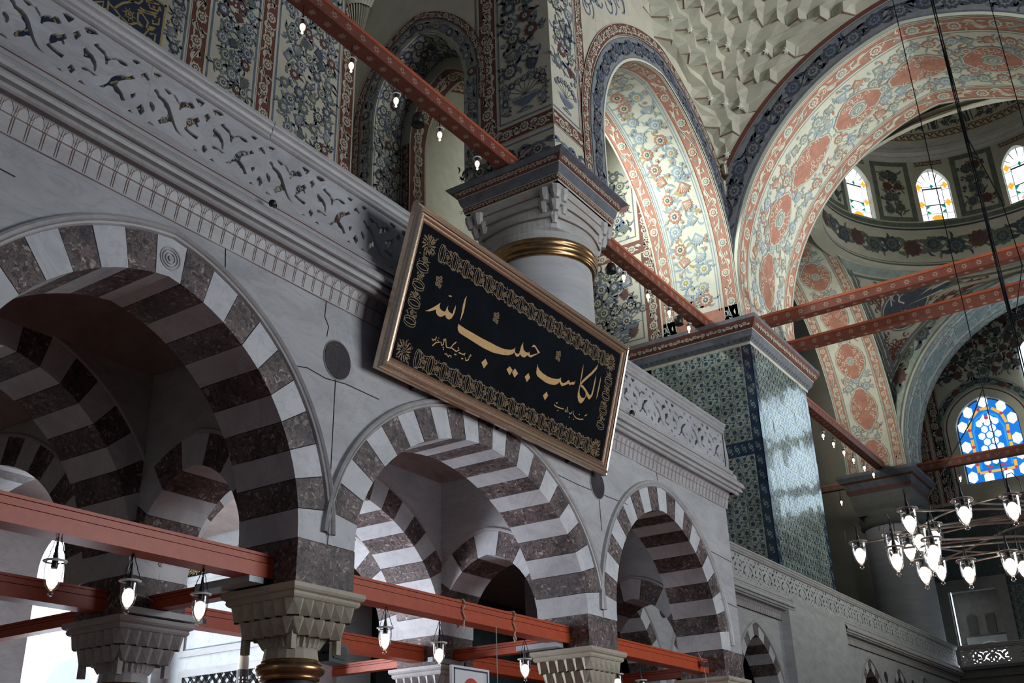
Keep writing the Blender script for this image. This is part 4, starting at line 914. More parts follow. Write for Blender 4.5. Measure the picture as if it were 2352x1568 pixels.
# pale back wall of the middle bay, end wall and floor slabs
m = MB(); m.box(24.5, 37, 21.16, 21.7, 7.5, 36, 'pale_plaster'); wall_pale = struct('wall_bay_back', m, 'plain pale back wall seen through the narrow arch')
o = Orn(lambda u, v, d: (u, 21.16 - d, v))
AB = Arch(30.6, 4.6, 4.8, 25.0, 1.1); F = Orn(face_map(AB, MX, 21.16)); F.rect(0, AB.len, 0, .55, 'paint_red', 1, .3); F.scroll(0, AB.len, .27, .25, FR, None, .8); F.rect(0, AB.len, .75, 1.4, 'paint_green', 1, .3); orn_done(F, wall_pale)
m = MB(); m.box(37, 66, 21.16, 21.7, 17.5, 36, 'paint_band'); m.box(37, 66, 21.16, 21.7, 7.5, 17.5, 'tile_dark'); wall_dark = struct('wall_far_bay_back', m, 'dark tiled back wall right of the tiled pier')
o = Orn(lambda u, v, d: (u, 21.16 - d, v)); o.field(43.5, 64, 18, 30, 1.2, FN, 91); o.field(43.5, 64, 8.5, 17, 1.0, dict(stem='tile_dark_line', lf=['tile_dark_line'], fl=[('tile_dark_line', 'tile_dark', 'tile_dark_line')]), 92); orn_done(o, wall_dark)
m = MB(); m.box(36.72, 37.2, 16.4, 21.16, 7.5, 36, 'cream'); wall_end = struct('wall_bay_end', m, 'dim painted end wall seen under the lit arch')
o = Orn(lambda u, v, d: (36.72 - d, u, v))
for z0, z1 in ((19.9, 23.6), (24.8, 28.5)):
    o.rect(16.5, 17.15, z0 - .9, z1 + .3, 'paint_red'); o.rect(17.15, 21, z0 - .9, z0 - .25, 'paint_red'); o.field(17.5, 20.9, z0 + .1, z1, .75, FD, int(z0)); o.rect(17.3, 17.36, z0, z1, 'paint_blue'); o.rect(17.3, 21, z0 - .05, z0, 'paint_blue')
vase(o, 18.1, 20.0, .8)
o.scroll(17.2, 20.9, 19.3, .28, FR, None, .8); o.scroll(17.2, 20.9, 24.2, .28, FR, None, .8)
orn_done(o, wall_end); F = Orn(lambda u, v, d: (36.72 - d, v, u)); F.scroll(19, 28.5, 16.82, .3, FR, None, .9); orn_done(F, wall_end)
m = MB(); m.box(2, 20.1, 8.0, 22, 7.6, 7.9, 'stone_dark'); m.box(20.1, 66, 12.3, 22, 7.6, 7.9, 'stone_dark'); struct('floor_gallery', m, 'gallery floor behind the balustrade', 'floor')
m = MB(); m.box(-20, 66, -30, 21.7, -.1, 0, 'carpet'); struct('floor', m, 'red carpeted prayer hall floor', 'floor')
m = MB(); m.box(-14, 36.6, -12, 21.7, 36, 36.4, 'plaster'); struct('ceiling', m, 'unseen flat ceiling added over the near bay to shut out top light', 'ceiling')  # flat cover added to keep light from above off the upper walls
m = MB(); m.box(1.6, 2, 8, 21.7, 0, 36, 'cream'); struct('wall_near', m, 'wall closing the gallery on the near side')
# corner squinch of little stalactites high at the top
m = MB()
for k in range(9):
    a0, a1 = pi + pi / 2 * k / 9, pi + pi / 2 * (k + 1) / 9; am = (a0 + a1) / 2
    for (r0, z0), (r1, z1) in (((.12, 27.4), (.55, 29.0)), ((.62, 29.0), (1.5, 30.6)), ((1.6, 30.6), (2.4, 32.0))):
        c = (22.6, 21.15)
        p = lambda r, a, z: (c[0] + r * cos(a), c[1] + r * sin(a), z)
        m.add([p(r0, a0, z0), p(r0, a1, z0), p(r1 * .9, a0, z1), p(r1 * 1.15, am, z1), p(r1 * .9, a1, z1)], [(0, 3, 2), (0, 1, 3), (1, 4, 3)], 'muqarnas_plaster')
struct('trim_2', m, 'small fan-shaped stalactite squinch in the upper corner', 'squinch')

# ================================================================== the big column
def cornice_block(t, x0, x1, y0, y1, layers, name='cornice'):
    for (i0, z0, k), (i1, z1, _) in zip(layers, layers[1:]):
        m = MB(); m.loft([[(x0 + i, y0 + i, z), (x1 - i, y0 + i, z), (x1 - i, y1 - i, z), (x0 + i, y1 - i, z)] for i, z in ((i0, z0), (i1, z1))], k, True, False, False)
        m.build(name, t)
def cornice_orn(t, x0, x1, y0, y1, ins, zc, hw, F, k, per):
    o = Orn(lambda u, v, d: (u, y0 + ins + v * .35 - d, zc - v)); o.scroll(x0 + .3, x1 - .3, 0, hw, F, None, per); orn_done(o, t, 'painted cornice scroll')
    o = Orn(lambda u, v, d: (x0 + ins + v * .35 - d, u, zc - v)); o.scroll(y0 + .3, y1 - .3, 0, hw, F, None, per); orn_done(o, t, 'painted cornice scroll')
big = thing('big_column', 'massive pale marble column with painted square cornice behind the calligraphy panel', 'column', (0, 0, 0))
cx, cyy = 24.16, 14.63
x0, x1, y0, y1 = 22.11, 26.21, 12.53, 16.73
cornice_block(big, x0, x1, y0, y1, [(.45, 19.46, 'paint_cornice'), (.05, 19.42, 'paint_cornice'), (0, 19.38, 'paint_cornice'), (0, 19.34, 'paint_cornice'), (.15, 19.27, 'paint_red'), (.17, 19.2, 'paint_red'), (.22, 19.1, 'paint_red'), (.265, 19.07, 'cream'), (.27, 19.05, 'paint_cornice'), (.31, 18.88, 'paint_cornice'), (.37, 18.76, 'cream'), (.375, 18.74, 'paint_red'), (.41, 18.56, 'cream'), (.43, 18.52, 'cream')])
cornice_orn(big, x0, x1, y0, y1, .185, 19.17, .085, FR, None, .26); cornice_orn(big, x0, x1, y0, y1, .385, 18.65, .065, FR, None, .24)
def sq2c(f, hs, r, n=64):
    out = []
    for i in range(n):
        a = 2 * pi * (i + .5) / n; sq = hs * min(1 / max(abs(cos(a)), 1e-6), 1 / max(abs(sin(a)), 1e-6))
        rr = sq * (1 - f) + r * f; out.append((cx + rr * cos(a), cyy + rr * sin(a)))
    return out
m = MB()
lv = [(0, 1.62, 18.52), (0.02, 1.60, 18.30), (.05, 1.60, 18.24), (.12, 1.58, 17.95), (.30, 1.56, 17.92), (.42, 1.55, 17.6), (.62, 1.55, 17.55), (.75, 1.55, 17.25), (1, 1.6, 17.2), (1, 1.62, 16.98)]
m.loft([[(x, y, z) for x, y in sq2c(f, h, 1.66)] for f, h, z in lv], 'marble_trim', True)
m.build('capital', big)
for sx in (-1, 1):
    for sy in (-1, 1):
        mm = MB()
        for (d, z0, z1, w) in ((1.53, 18.40, 18.02, .24), (1.40, 18.1, 17.70, .24), (1.26, 17.82, 17.38, .22)):
            for q in ((0, 0), (-.34 * sx, .04 * sy), (.04 * sx, -.34 * sy)):
                px, py = cx + sx * d + q[0], cyy + sy * d + q[1]
                mm.loft([[(px + w * .5 * cos(2 * pi * i / 8), py + w * .5 * sin(2 * pi * i / 8), z) for i in range(8)] for w, z in ((w * 1.5, z0), (w * 1.4, (z0 + z1) / 2), (w * .9, z1 + .05), (w * .8, z1))], 'marble_trim', True, False, True)
        mm.build('corner_stalactite', big)
for z in (18.24, 17.92, 17.55):
    f = {18.24: .05, 17.92: .3, 17.55: .62}[z]; h = 1.60
    mm = MB(); ring = sq2c(f, h, 1.68); mm.tube([(x, y, z) for x, y in ring + ring[:1]], .022, 'joint_rust', 4); mm.build('painted_line', big)
m = MB(); m.lathe([(1.60, 17.0), (1.68, 16.96), (1.72, 16.88), (1.69, 16.80), (1.66, 16.78), (1.70, 16.74), (1.71, 16.66), (1.66, 16.58), (1.62, 16.56), (1.64, 16.52), (1.58, 16.46), (1.52, 16.45)], (cx, cyy, 0), 'bronze', 64); tag(m.build('neck_ring', big, smooth=True), 'gilded moulded neck ring')
m = MB(); m.lathe([(1.52, 16.47), (1.53, 12), (1.56, 7.9)], (cx, cyy, 0), 'marble_column', 64); m.build('shaft', big, smooth=True)

# ================================================================== the lit arch (A2) between big column and tiled pier
UA2 = Arch(31.28, 5.42, 6.3, 21.7, 1.16)
m = MB(); spandrel(m, 25.87, 36.69, [UA2], 0, 36, 21.7, MX, 13.03, 16.5, 'cream', .15)
wall_a2 = struct('wall_lit_arch', m, 'painted arch with brightly lit soffit between big column and tiled pier')
sof = Orn(soffit_map(UA2, MX, 13.03)); L = UA2.len
n = 60
for v0, v1, k in ((0, 3.47, 'cream_light'),): sof.rect(L * .3, L + 2.3, v0, v1, k, .5, .25)
for v in (.05, 2.80): sof.rect(L * .3, L + 2.3, v, v + .62, 'paint_red_lit', 1, .25); sof.scroll(L * .3, L + 2.0, v + .31, .29, FRL, None, 1.3, 'cream_light')
for v in (.74, .84, 2.60, 2.70): sof.rect(L * .3, L + 1.6, v, v + .04, 'paint_blue_light', 1, .25)
sof.rect(L + 1.5, L + 2.25, .05, 3.42, 'paint_red_lit', 1, .25); sof.field(L * .35, L + 1.4, .95, 2.55, .74, FB, 31)
orn_done(sof, wall_a2, 'painted soffit of the lit arch')
o = Orn(face_map(UA2, MX, 12.995, 36.66)); o.rect(-2, L + 2, .0, .10, 'cream_light', 1, .25); o.rect(-2, L + 2, .10, .95, 'paint_band', 1, .25)
o.scroll(-2, L + 2, .52, .40, FN, None, .62, 'paint_blue'); o.rect(-2, L + 2, 1.0, 1.5, 'paint_red', 1, .25); o.scroll(-2, L + 2, 1.25, .23, FR, None, .8, 'cream')
orn_done(o, wall_a2, 'dark blue and red bands round the lit arch')
o = Orn(lambda u, v, d: (u, 13.03 - d, v)); rd = random.Random(9)
for i in range(70):
    u, v = rd.uniform(25.3, 29.8), rd.uniform(26.8, 32); R = rd.uniform(.3, .6); ph = rd.uniform(0, 6)
    zt = UA2.zat(u, 1.7) or 27
    if v < zt + R * 1.3 + .1 or v > zt + 3.2: continue
    o.ribbon([(u + R * (1 - t / 22) * cos(ph + t * .34), v + 1.3 * R * (1 - t / 22) * sin(ph + t * .34)) for t in range(16)], .07, 'paint_blue', 2)
orn_done(o, wall_a2, 'blue looping script above the arch')

# ================================================================== the great arch (A3) across the nave
UA3 = Arch(4.95, 8.0, 9.44, 20.8, 1.17)
m = MB(); spandrel(m, -3.05, 12.95, [UA3], 0, 36, 20.8, MY, 36.67, 43.1, 'cream', .2)
m.box(36.67, 43.1, -9, -3.05, 0, 36, 'cream')
wall_a3 = struct('wall_great_arch', m, 'great painted arch with wide lit soffit and red medallions')
L = UA3.len
def lit_soffit(A, mapf, d0, D, q0, q1, host, seeds, sp=.95, mk='paint_red_lit', med=True, ext=1.2):
    o = Orn(soffit_map(A, mapf, d0)); L = A.len; u0, u1 = q0 * L - (ext if q0 == 0 else 0), q1 * L + (ext if q1 == 1 else 0)
    o.rect(u0, u1, 0, D, 'cream_light', .5, .3)
    hw = D * .075
    for v in (hw + .12, D - hw - .12):
        o.rect(u0, u1, v - hw, v + hw, mk, 1, .3); o.scroll(u0, u1, v, hw * .92, FRL, None, hw * 3.2, 'cream_light')
        for sg in (-1, 1): o.rect(u0, u1, v + sg * hw * 1.18 - .03, v + sg * hw * 1.18 + .03, 'paint_green_grey', 1, .3)
    meds = []
    if med:
        step = D * .46 if D > 5 else D * .86; k = 0
        u = A.len * .5 - 12 * step
        k = 0
        while u < A.len + ext:
            if u0 < u < u1 - .3: meds.append((u, k))
            u += step; k += 1
    vm = D / 2; mr = (D * .17, D * .125) if D > 5 else (D * .30, D * .20)
    def ok(a, b): return all(((a - mu) / (mr[0] + .1)) ** 2 + ((b - vm) / (mr[1] + .1)) ** 2 > 1 for mu, _ in meds)
    o.field(u0, u1, hw * 2 + .45, D - hw * 2 - .45, sp, FL, seeds, ok)
    for mu, k in meds:
        if k % 2 == 0: o.arabesque(mu, vm, mr[0], mr[1], mk, 'cream_light', 'paint_green_grey', 14, 3, k)
        else:
            o.arabesque(mu, vm, mr[0] * .9, mr[1] * 1.1, mk, 'cream_light', 'paint_green_grey', 18, 3, k)
            for R, kk, l in ((.062, 'cream_light', 7), (.052, 'paint_green_grey', 8), (.042, 'cream_light', 9), (.036, 'paint_green_grey', 10)): o.fan((mu, vm), [(mu + D * R * 1.3 * cos(2 * pi * j / 20), vm + D * R * sin(2 * pi * j / 20)) for j in range(20)], kk, l)
            for j in range(5):
                a = j * 1.256; o.ribbon([(mu + D * .02 * cos(a + t * .5), vm + D * .02 * sin(a + t * .7)) for t in range(6)], D * .006, 'cream_light', 11)
    orn_done(o, host, 'painted soffit with medallions')
lit_soffit(UA3, MY, 36.67, 6.43, .22, 1, wall_a3, 41, .8)
o = Orn(face_map(UA3, MY, 36.67, 13.0)); o.rect(.2 * L, L + 1.0, 0, .14, 'cream_light', 1, .3); o.rect(.2 * L, L + 1.0, .14, 1.35, 'paint_band', 1, .3)
o.scroll(.2 * L, L + .8, .76, .56, FN, None, .95, 'paint_blue'); o.rect(.2 * L, L + .5, 1.4, 1.62, 'paint_red', 1, .3)
orn_done(o, wall_a3, 'grey band of dark blue roses on the arch face')

# ================================================================== muqarnas pendentive in the corner of the two arches
mq = MB(); tips = []; lines = MB()
CX, CY = 36.67, 13.03
def tier_curve(z):
    def side(A, sgn, e):
        if z >= A.zs + A.h + e - .02: return None
        lo, hi = 0, A.a + e                      # distance from centre where the extrados passes height z
        for _ in range(40):
            m_ = (lo + hi) / 2; q = A.zat(A.c + m_, e)
            if q is not None and q > z: lo = m_
            else: hi = m_
        return lo
    a = side(UA2, 1, 1.5); b = side(UA3, 1, 1.62)
    dx = (CX - UA2.c - a) if a is not None else None
    dy = (CY - UA3.c - b) if b is not None else None
    if dx is None: dx = 5.4 + (z - 29.3) * .9
    if dy is None: dy = 8.0
    dx = max(dx, .12); dy = max(dy, .12)
    Pa, Pb = Vector((CX - dx, CY)), Vector((CX, CY - dy))
    Q = Vector((CX, CY)) * .62 + (Pa + Pb) * .19
    return lambda t: (1 - t) ** 2 * Pa + 2 * t * (1 - t) * Q + t * t * Pb
zs_m = [26.0 + .92 * k for k in range(10)]
def zig(z, n, ph, dep):
    c = tier_curve(z); out = []
    for j in range(2 * n + 1):
        t = j / (2 * n); p = c(t); d = (c(min(t + .01, 1)) - c(max(t - .01, 0))); d.normalize(); nrm = Vector((d.y, -d.x))
        if nrm.dot(Vector((-1, -1))) < 0: nrm = -nrm
        k = dep if (j + ph) % 2 else -dep * .35
        if j in (0, 2 * n): k = 0
        out.append((p.x + nrm.x * k, p.y + nrm.y * k))
    return out
def clen(z):
    c = tier_curve(z); return sum((c((i + 1) / 12) - c(i / 12)).length for i in range(12))
prev = None
for k in range(len(zs_m) - 1):
    z0, z1 = zs_m[k], zs_m[k + 1]; n = max(2, round(clen((z0 + z1) / 2) / 1.12)); ph = k % 2
    zb = z0 + .10
    bot = zig(z0, n, ph, .40); top = zig(z1, n, 1 - ph, .34)
    mid = [( (b[0] * .95 + t[0] * .05), (b[1] * .95 + t[1] * .05)) for b, t in zip(bot, top)]
    B = [(x, y, z0) for x, y in bot]; Mi = [(x, y, z0 + (z1 - z0) * .60) for x, y in mid]; T = [(x, y, z1 - .03) for x, y in top]; N_ = len(B)
    Cn = []
    for i in range(N_ - 1):
        p = [Vector(q) for q in (B[i], B[i + 1], Mi[i + 1], Mi[i])]; nn = (p[1] - p[0]).cross(p[3] - p[0]); nn.normalize()
        if nn.dot(Vector((-1, -1, -.3))) < 0: nn = -nn
        Cn.append(tuple((p[0] + p[1]) * .12 + (p[2] + p[3]) * .38 + nn * (.15 if (i + k) % 2 else -.10)))
    mq.add(B + Mi + Cn, [f for i in range(N_ - 1) for f in ((i, i + 1, 2 * N_ + i), (i + 1, N_ + i + 1, 2 * N_ + i), (N_ + i + 1, N_ + i, 2 * N_ + i), (N_ + i, i, 2 * N_ + i))], 'muqarnas_plaster')
    Tc = []
    for i in range(N_ - 1):
        p = [Vector(q) for q in (Mi[i], Mi[i + 1], T[i + 1], T[i])]; Tc.append(tuple((p[0] + p[1] + p[2] + p[3]) / 4 + Vector((0, 0, .10 if (i + k) % 2 else -.06))))
    mq.add(Mi + T + Tc, [f for i in range(N_ - 1) for f in ((i, i + 1, 2 * N_ + i), (i + 1, N_ + i + 1, 2 * N_ + i), (N_ + i + 1, N_ + i, 2 * N_ + i), (N_ + i, i, 2 * N_ + i))], 'muqarnas_plaster')
    lines.tube([(x - .004, y - .004, z0 + .0) for x, y in bot], .04, 'joint_rust', 4)
    for i in range(1, N_ - 1):
        if (i + ph) % 2 == 0: lines.tube([B[i], Mi[i]], .028, 'paint_blue', 4)
        elif k % 2 == 1: tips.append(B[i])
    if prev is not None:                                   # flat undersides joining the tiers
        A_, Z = prev, z0; i = j = 0; na, nb = len(A_), len(bot); vs = [(x, y, Z - .03) for x, y in A_] + [(x, y, Z) for x, y in bot]; fs = []
        while i < na - 1 or j < nb - 1:
            if j == nb - 1 or (i < na - 1 and (i + 1) / (na - 1) <= (j + 1) / (nb - 1)): fs.append((i, i + 1, na + j)); i += 1
            else: fs.append((i, na + j + 1, na + j)); j += 1
        mq.add(vs, fs, 'muqarnas_plaster')
    prev = top
c0 = tier_curve(zs_m[0])                                    # shell cup and little corbel at the foot
foot = [(c0(i / 8).x, c0(i / 8).y, zs_m[0] + .02) for i in range(9)]
for i in range(8):
    mq.add([foot[i], foot[i + 1], (CX - .10 * (1 - i / 7) - .02, CY - .10 * i / 7 - .02, zs_m[0] - .9), (CX - .10 * (1 - i / 7) - .02, CY - .10 * (i + 1) / 8 - .02, zs_m[0] - .9)], [(0, 1, 3), (0, 3, 2)], 'muqarnas_flower')
muq = struct('trim_3', mq, 'muqarnas pendentive of pale plaster stalactite cells between the two arches', 'muqarnas')
tag(lines.build('painted_edges', muq), 'thin red and blue lines along the cells', kind='stuff')
fm = MB()
def rosette(p, r):
    d = Vector((-.6, -.55, -.58)).normalized(); a = d.cross(Vector((0, 0, 1))).normalized(); b = a.cross(d)
    c = Vector(p) + d * .08; pts = []
    for j in range(12):
        R = r if j % 2 == 0 else r * .45; pts.append(tuple(c + (a * cos(pi * j / 6) + b * sin(pi * j / 6)) * R - d * .04))
    fmx = MB(); fmx.add([tuple(c)] + pts + [tuple(Vector(p) - d * .05)], [(0, 1 + j, 1 + (j + 1) % 12) for j in range(12)] + [(13, 1 + (j + 1) % 12, 1 + j) for j in range(12)], 'muqarnas_flower')
    fmx.build('plaster_rosette', muq)
for p in tips: rosette(p, .17)

# ================================================================== tiled pier (pier 2)
m = MB(); m.box(36.72, 43.08, 12.84, 17.6, 0, 18.6, 'tile_navy')
tile_pier = struct('wall_tiled_pier', m, 'great pier faced with glossy blue floral tiles')
def tile_mesh(w, h):
    t = MB(); g = .006
    t.box(g, w - g, -.02, 0, g, h - g, 'tile_ground')
    o = Orn(lambda u, v, d: (u, -.02 - d * .25, v))
    rdd = random.Random(4)
    for (u, v, a, L_, bd) in ((.08, .5, .5, .4, 1.6), (.5, .1, 1.2, .38, -1.6), (.52, .93, -.4, .36, 1.5), (.93, .5, 3.6, .36, 1.5), (.45, .35, 1.2, .3, -2), (.6, .62, 4.2, .3, -2), (.1, .05, .9, .3, 1), (.9, .95, 4, .3, 1), (.04, .9, -.8, .3, 1), (.95, .08, 2.3, .3, -1), (.5, .02, .2, .3, 1.5), (.5, .98, 3.3, .3, 1.5), (.02, .25, 1.3, .3, -1.5), (.98, .72, 4.5, .3, -1.5), (.36, .5, 2.2, .28, 1.8), (.64, .5, 5.4, .28, 1.8), (.04, .62, .2, .25, 2), (.8, .45, 1.7, .25, 2), (.2, .55, 1.9, .22, -2)):
        o.leaf(u * w, v * h, L_ * w, a, bd, .05 * w, 'tile_navy' if bd > 0 else 'tile_teal', 1)
    for (u, v, r) in ((.27, .28, .165), (.77, .75, .165), (.75, .24, .10), (.25, .76, .115), (.51, .5, .075), (.5, .05, .06), (.03, .5, .06)):
        uu, vv, rr = u * w, v * h, r * w
        o.fan((uu, vv), [(uu + rr * 1.2 * cos(q * .63), vv + rr * 1.2 * sin(q * .63)) for q in range(10)], 'tile_ground', 2)
        o.flower(uu, vv, rr, u * 7, (('tile_navy', 'tile_teal', 'tile_navy') if r > .11 else ('tile_teal', 'tile_navy', 'tile_red')), 3, 7)
    b = len(t.v); t.v += o.v
    for f, mi in zip(o.f, o.m): t.f.append(tuple(b + j for j in f)); t.m.append(t.mi(o.k[mi]))
    me = bpy.data.meshes.new('tile'); me.from_pydata(t.v, [], t.f)
    for k in t.k: me.materials.append(MAT[k])
    me.polygons.foreach_set('material_index', t.m); me.update(); return me
def border_mesh(w, h):
    t = MB(); t.box(.004, w - .004, -.02, 0, .004, h - .004, 'tile_navy'); o = Orn(lambda u, v, d: (u, -.02 - d * .25, v))
    o.flower(w / 2, h / 2, min(w, h) * .36, 0, ('tile_teal', 'tile_ground', 'tile_navy'), 1, 6)
    for a in (0, pi): o.leaf(w / 2, h / 2 + (.3 * h if a else -.3 * h), .3 * h, a, 2, .05 * h, 'tile_ground', 1)
    b = len(t.v); t.v += o.v
    for f, mi in zip(o.f, o.m): t.f.append(tuple(b + j for j in f)); t.m.append(t.mi(o.k[mi]))
    me = bpy.data.meshes.new('border_tile'); me.from_pydata(t.v, [], t.f)
    for k in t.k: me.materials.append(MAT[k])
    me.polygons.foreach_set('material_index', t.m); me.update(); return me
TW, THt = .565, .56
tme = tile_mesh(TW, THt); bme = border_mesh(.34, THt); rd = random.Random(5)
def put_tile(me, nm, loc, rz):
    o = link(nm, me, tile_pier); o.location = loc; o.rotation_euler = (rd.gauss(0, .010), rd.gauss(0, .002), rz + rd.gauss(0, .010))
for j in range(16):
    z = 9.42 + j * THt
    band = j == 8
    for i in range(10): put_tile(bme if False else tme, 'tile', (37.06 + i * TW, 12.83, z), 0)
    put_tile(bme, 'border_tile', (36.72, 12.83, z), 0); put_tile(bme, 'border_tile', (42.72, 12.83, z), 0)
    for i in range(7):
        if not band: put_tile(tme, 'tile', (36.71, 17.14 - i * TW, z), -pi / 2)
        else:
            for q in (0, TW / 2): put_tile(bme, 'border_tile', (36.71, 17.14 - i * TW - q, z), -pi / 2)
    put_tile(bme, 'border_tile', (36.71, 13.18, z), -pi / 2)
m = MB(); m.box(36.712, 43.08, 12.958, 16.48, 19.3, 36, 'cream'); blk = m.build('pier_head', tile_pier)
x0, x1, y0, y1 = 36.18, 43.8, 12.3, 18.6
cornice_block(tile_pier, x0, x1, y0, y1, [(.5, 19.42, 'paint_cornice'), (0, 19.38, 'paint_cornice'), (0, 19.22, 'paint_red'), (.05, 19.12, 'paint_red'), (.16, 18.95, 'paint_red'), (.24, 18.88, 'cream'), (.25, 18.85, 'paint_cornice'), (.33, 18.62, 'paint_cornice'), (.48, 18.45, 'cream'), (.50, 18.36, 'cream'), (.51, 18.34, 'cream')])
cornice_orn(tile_pier, x0, x1, y0, y1, .10, 19.05, .13, FR, None, .36)
o = Orn(lambda u, v, d: (x0 + .36 + v * .4 - d, u, 18.62 - v)); o2 = Orn(lambda u, v, d: (u, y0 + .36 + v * .4 - d, 18.62 - v))
for oo, a, b in ((o, y0 + .5, y1 - .5), (o2, x0 + .5, x1 - .5)):
    n = int((b - a) / .26)
    for i in range(n): oo.leaf(a + i * .26, .12, .22, -1.2, .6, .07, 'paint_navy', 2)
    orn_done(oo, tile_pier, 'painted leaf frieze')

# ================================================================== far bay: arches A4 and A5, pendentives, drum and dome
UA4 = Arch(52.1, 9.0, 10.0, 20.5, 1.12); UA5 = Arch(4.95, 8.0, 9.2, 20.0, 1.15)
m = MB(); spandrel(m, 43.1, 61.1, [UA4], 0, 31.0, 20.5, MX, 13.03, 16.5, 'cream', .25)
wall_a4 = struct('wall_far_side_arch', m, 'far side arch with greenish lit soffit right of the tiled pier')
lit_soffit(UA4, MX, 13.03, 3.47, .28, 1, wall_a4, 51, .62, 'paint_red_lit', True, 1.1)
o = Orn(face_map(UA4, MX, 13.03, 60.88)); L = UA4.len; o.rect(.3 * L, L + 1, .1, 1.2, 'paint_band', 1, .3); o.scroll(.3 * L, L + 1, .65, .5, FN, None, .9, 'paint_blue'); orn_done(o, wall_a4)
m = MB(); spandrel(m, -3.05, 12.95, [UA5], 0, 31.0, 20.0, MY, 60.9, 64.9, 'cream', .25); m.box(60.9, 64.9, -9, -3.05, 0, 31, 'cream')
wall_a5 = struct('wall_far_end_arch', m, 'far end arch in front of the stained glass window')
lit_soffit(UA5, MY, 60.9, 4.0, .35, 1, wall_a5, 61, .62, 'paint_green_grey', True, .6)
o = Orn(face_map(UA5, MY, 60.9, 13.0)); L = UA5.len; o.rect(.4 * L, L, .1, 1.7, 'paint_green_grey', 1, .3); o.scroll(.4 * L, L, .9, .72, FG, None, 1.3, 'paint_green'); orn_done(o, wall_a5)
DC = (51.8, 4.95); DR = 7.85; ZR = 30.1
RS2, ZS_, ZT_ = 165.0, 20.3, 24.5
def pend(hx, hy, mirror):
    m = MB(); rows = []
    for k in range(27):
        z = ZT_ + (ZR - ZT_) * k / 26; r = sqrt(RS2 - (z - ZS_) ** 2)
        a0 = math.acos(min(1, hx / r)); a1 = math.asin(min(1, hy / r))
        if a1 < a0: a0 = a1 = (a0 + a1) / 2
        if r < hx: a0 = -.25
        if r < hy: a1 = pi / 2 + .25
        row = []
        for i in range(17):
            a = a1 + (a0 - a1) * i / 16; row.append((DC[0] + (-1 if mirror else 1) * r * cos(a), DC[1] + r * sin(a), z))
        rows.append(row)
    m.loft(rows, 'cream', False); return m, rows
m, rows = pend(9.1, 8.08, False)
pw = struct('wall_pendentive', m, 'painted pendentive with dark blue script roundel under the far dome')
def pmap(u, v, o):      # u 0..1 across, v = height
    f = (v - ZT_) / (ZR - ZT_) * 26; j = min(max(int(f), 0), 25); g = f - j; i = min(max(int(u * 16), 0), 15); h = u * 16 - i
    p = [Vector(rows[j + a][i + b]) for a in (0, 1) for b in (0, 1)]
    q = (p[0] * (1 - h) + p[1] * h) * (1 - g) + (p[2] * (1 - h) + p[3] * h) * g
    d = (Vector((DC[0], DC[1], q.z - 5)) - q).normalized(); return tuple(q + d * (o * 2 + .01))
o = Orn(pmap)
def wu(z): r = rows[min(max(int((z - ZT_) / (ZR - ZT_) * 26), 0), 26)]; return sum((Vector(r[i + 1]) - Vector(r[i])).length for i in range(16))
uc, vc_ = .5, 28.5; R = 1.25
def circ(R, n=32): return [(uc + R * cos(2 * pi * j / n) / wu(vc_ + R * .9 * sin(2 * pi * j / n)), vc_ + R * .95 * sin(2 * pi * j / n)) for j in range(n)]
for RR, k, l in ((R, 'paint_green', 2), (R * .95, 'cream', 3), (R * .9, 'paint_navy', 4)): o.fan((uc, vc_), circ(RR), k, l)
for k in range(6):
    a = k * pi / 3; pts = []
    for t in range(9): rr = R * (.15 + .7 * t / 8); aa = a + .5 * sin(t * .6); pts.append((uc + rr * cos(aa) / wu(vc_), vc_ + rr * sin(aa) * .95))
    A, B = [], []
    for i, p in enumerate(pts): w_ = .03; A.append(o.mp(p[0] + w_ / wu(vc_), p[1] + w_, .03)); B.append(o.mp(p[0] - w_ / wu(vc_), p[1] - w_, .03))
    n = len(pts); o.add(A + B, [(i, i + 1, n + i + 1, n + i) for i in range(n - 1)], 'cream')
    for q in range(5):
        cu, cv = uc + R * .62 * cos(a + .5) / wu(vc_), vc_ + R * .62 * sin(a + .5) * .95
    pts = [(cu + .16 * cos(t * .8) / wu(vc_), cv + .16 * sin(t * .8)) for t in range(7)]
    A = [o.mp(p[0], p[1], .03) for p in pts]; B = [o.mp(p[0] + .04 / wu(vc_), p[1] + .03, .03) for p in pts]; n = len(pts); o.add(A + B, [(i, i + 1, n + i + 1, n + i) for i in range(n - 1)], 'cream')
# red corner arabesques and green framing lines
rdp = random.Random(8)
for (u, v) in [(.5 + rdp.uniform(-.42, .42), rdp.uniform(28.6, 29.45)) for _ in range(60)] + [(.5 + rdp.uniform(-.25, .25), rdp.uniform(25.6, 27.2)) for _ in range(40)] + [(rdp.choice((.14, .86)) + rdp.uniform(-.08, .08), rdp.uniform(27.4, 29.2)) for _ in range(40)]:
    W_ = wu(v)
    if math.hypot((u - uc) * W_, v - vc_) < R + .2 or not .08 < u < .92: continue
    Rr = .2; ph = rdp.uniform(0, 6); pts = [(u + Rr * (1 - t / 12) * cos(ph + t * .6) / W_, v + Rr * (1 - t / 12) * sin(ph + t * .6)) for t in range(9)]
    A = [o.mp(p[0], p[1], .012) for p in pts]; B = [o.mp(p[0] + .05 / W_, p[1] + .045, .012) for p in pts]; n = len(pts); o.add(A + B, [(i, i + 1, n + i + 1, n + i) for i in range(n - 1)], 'paint_red')
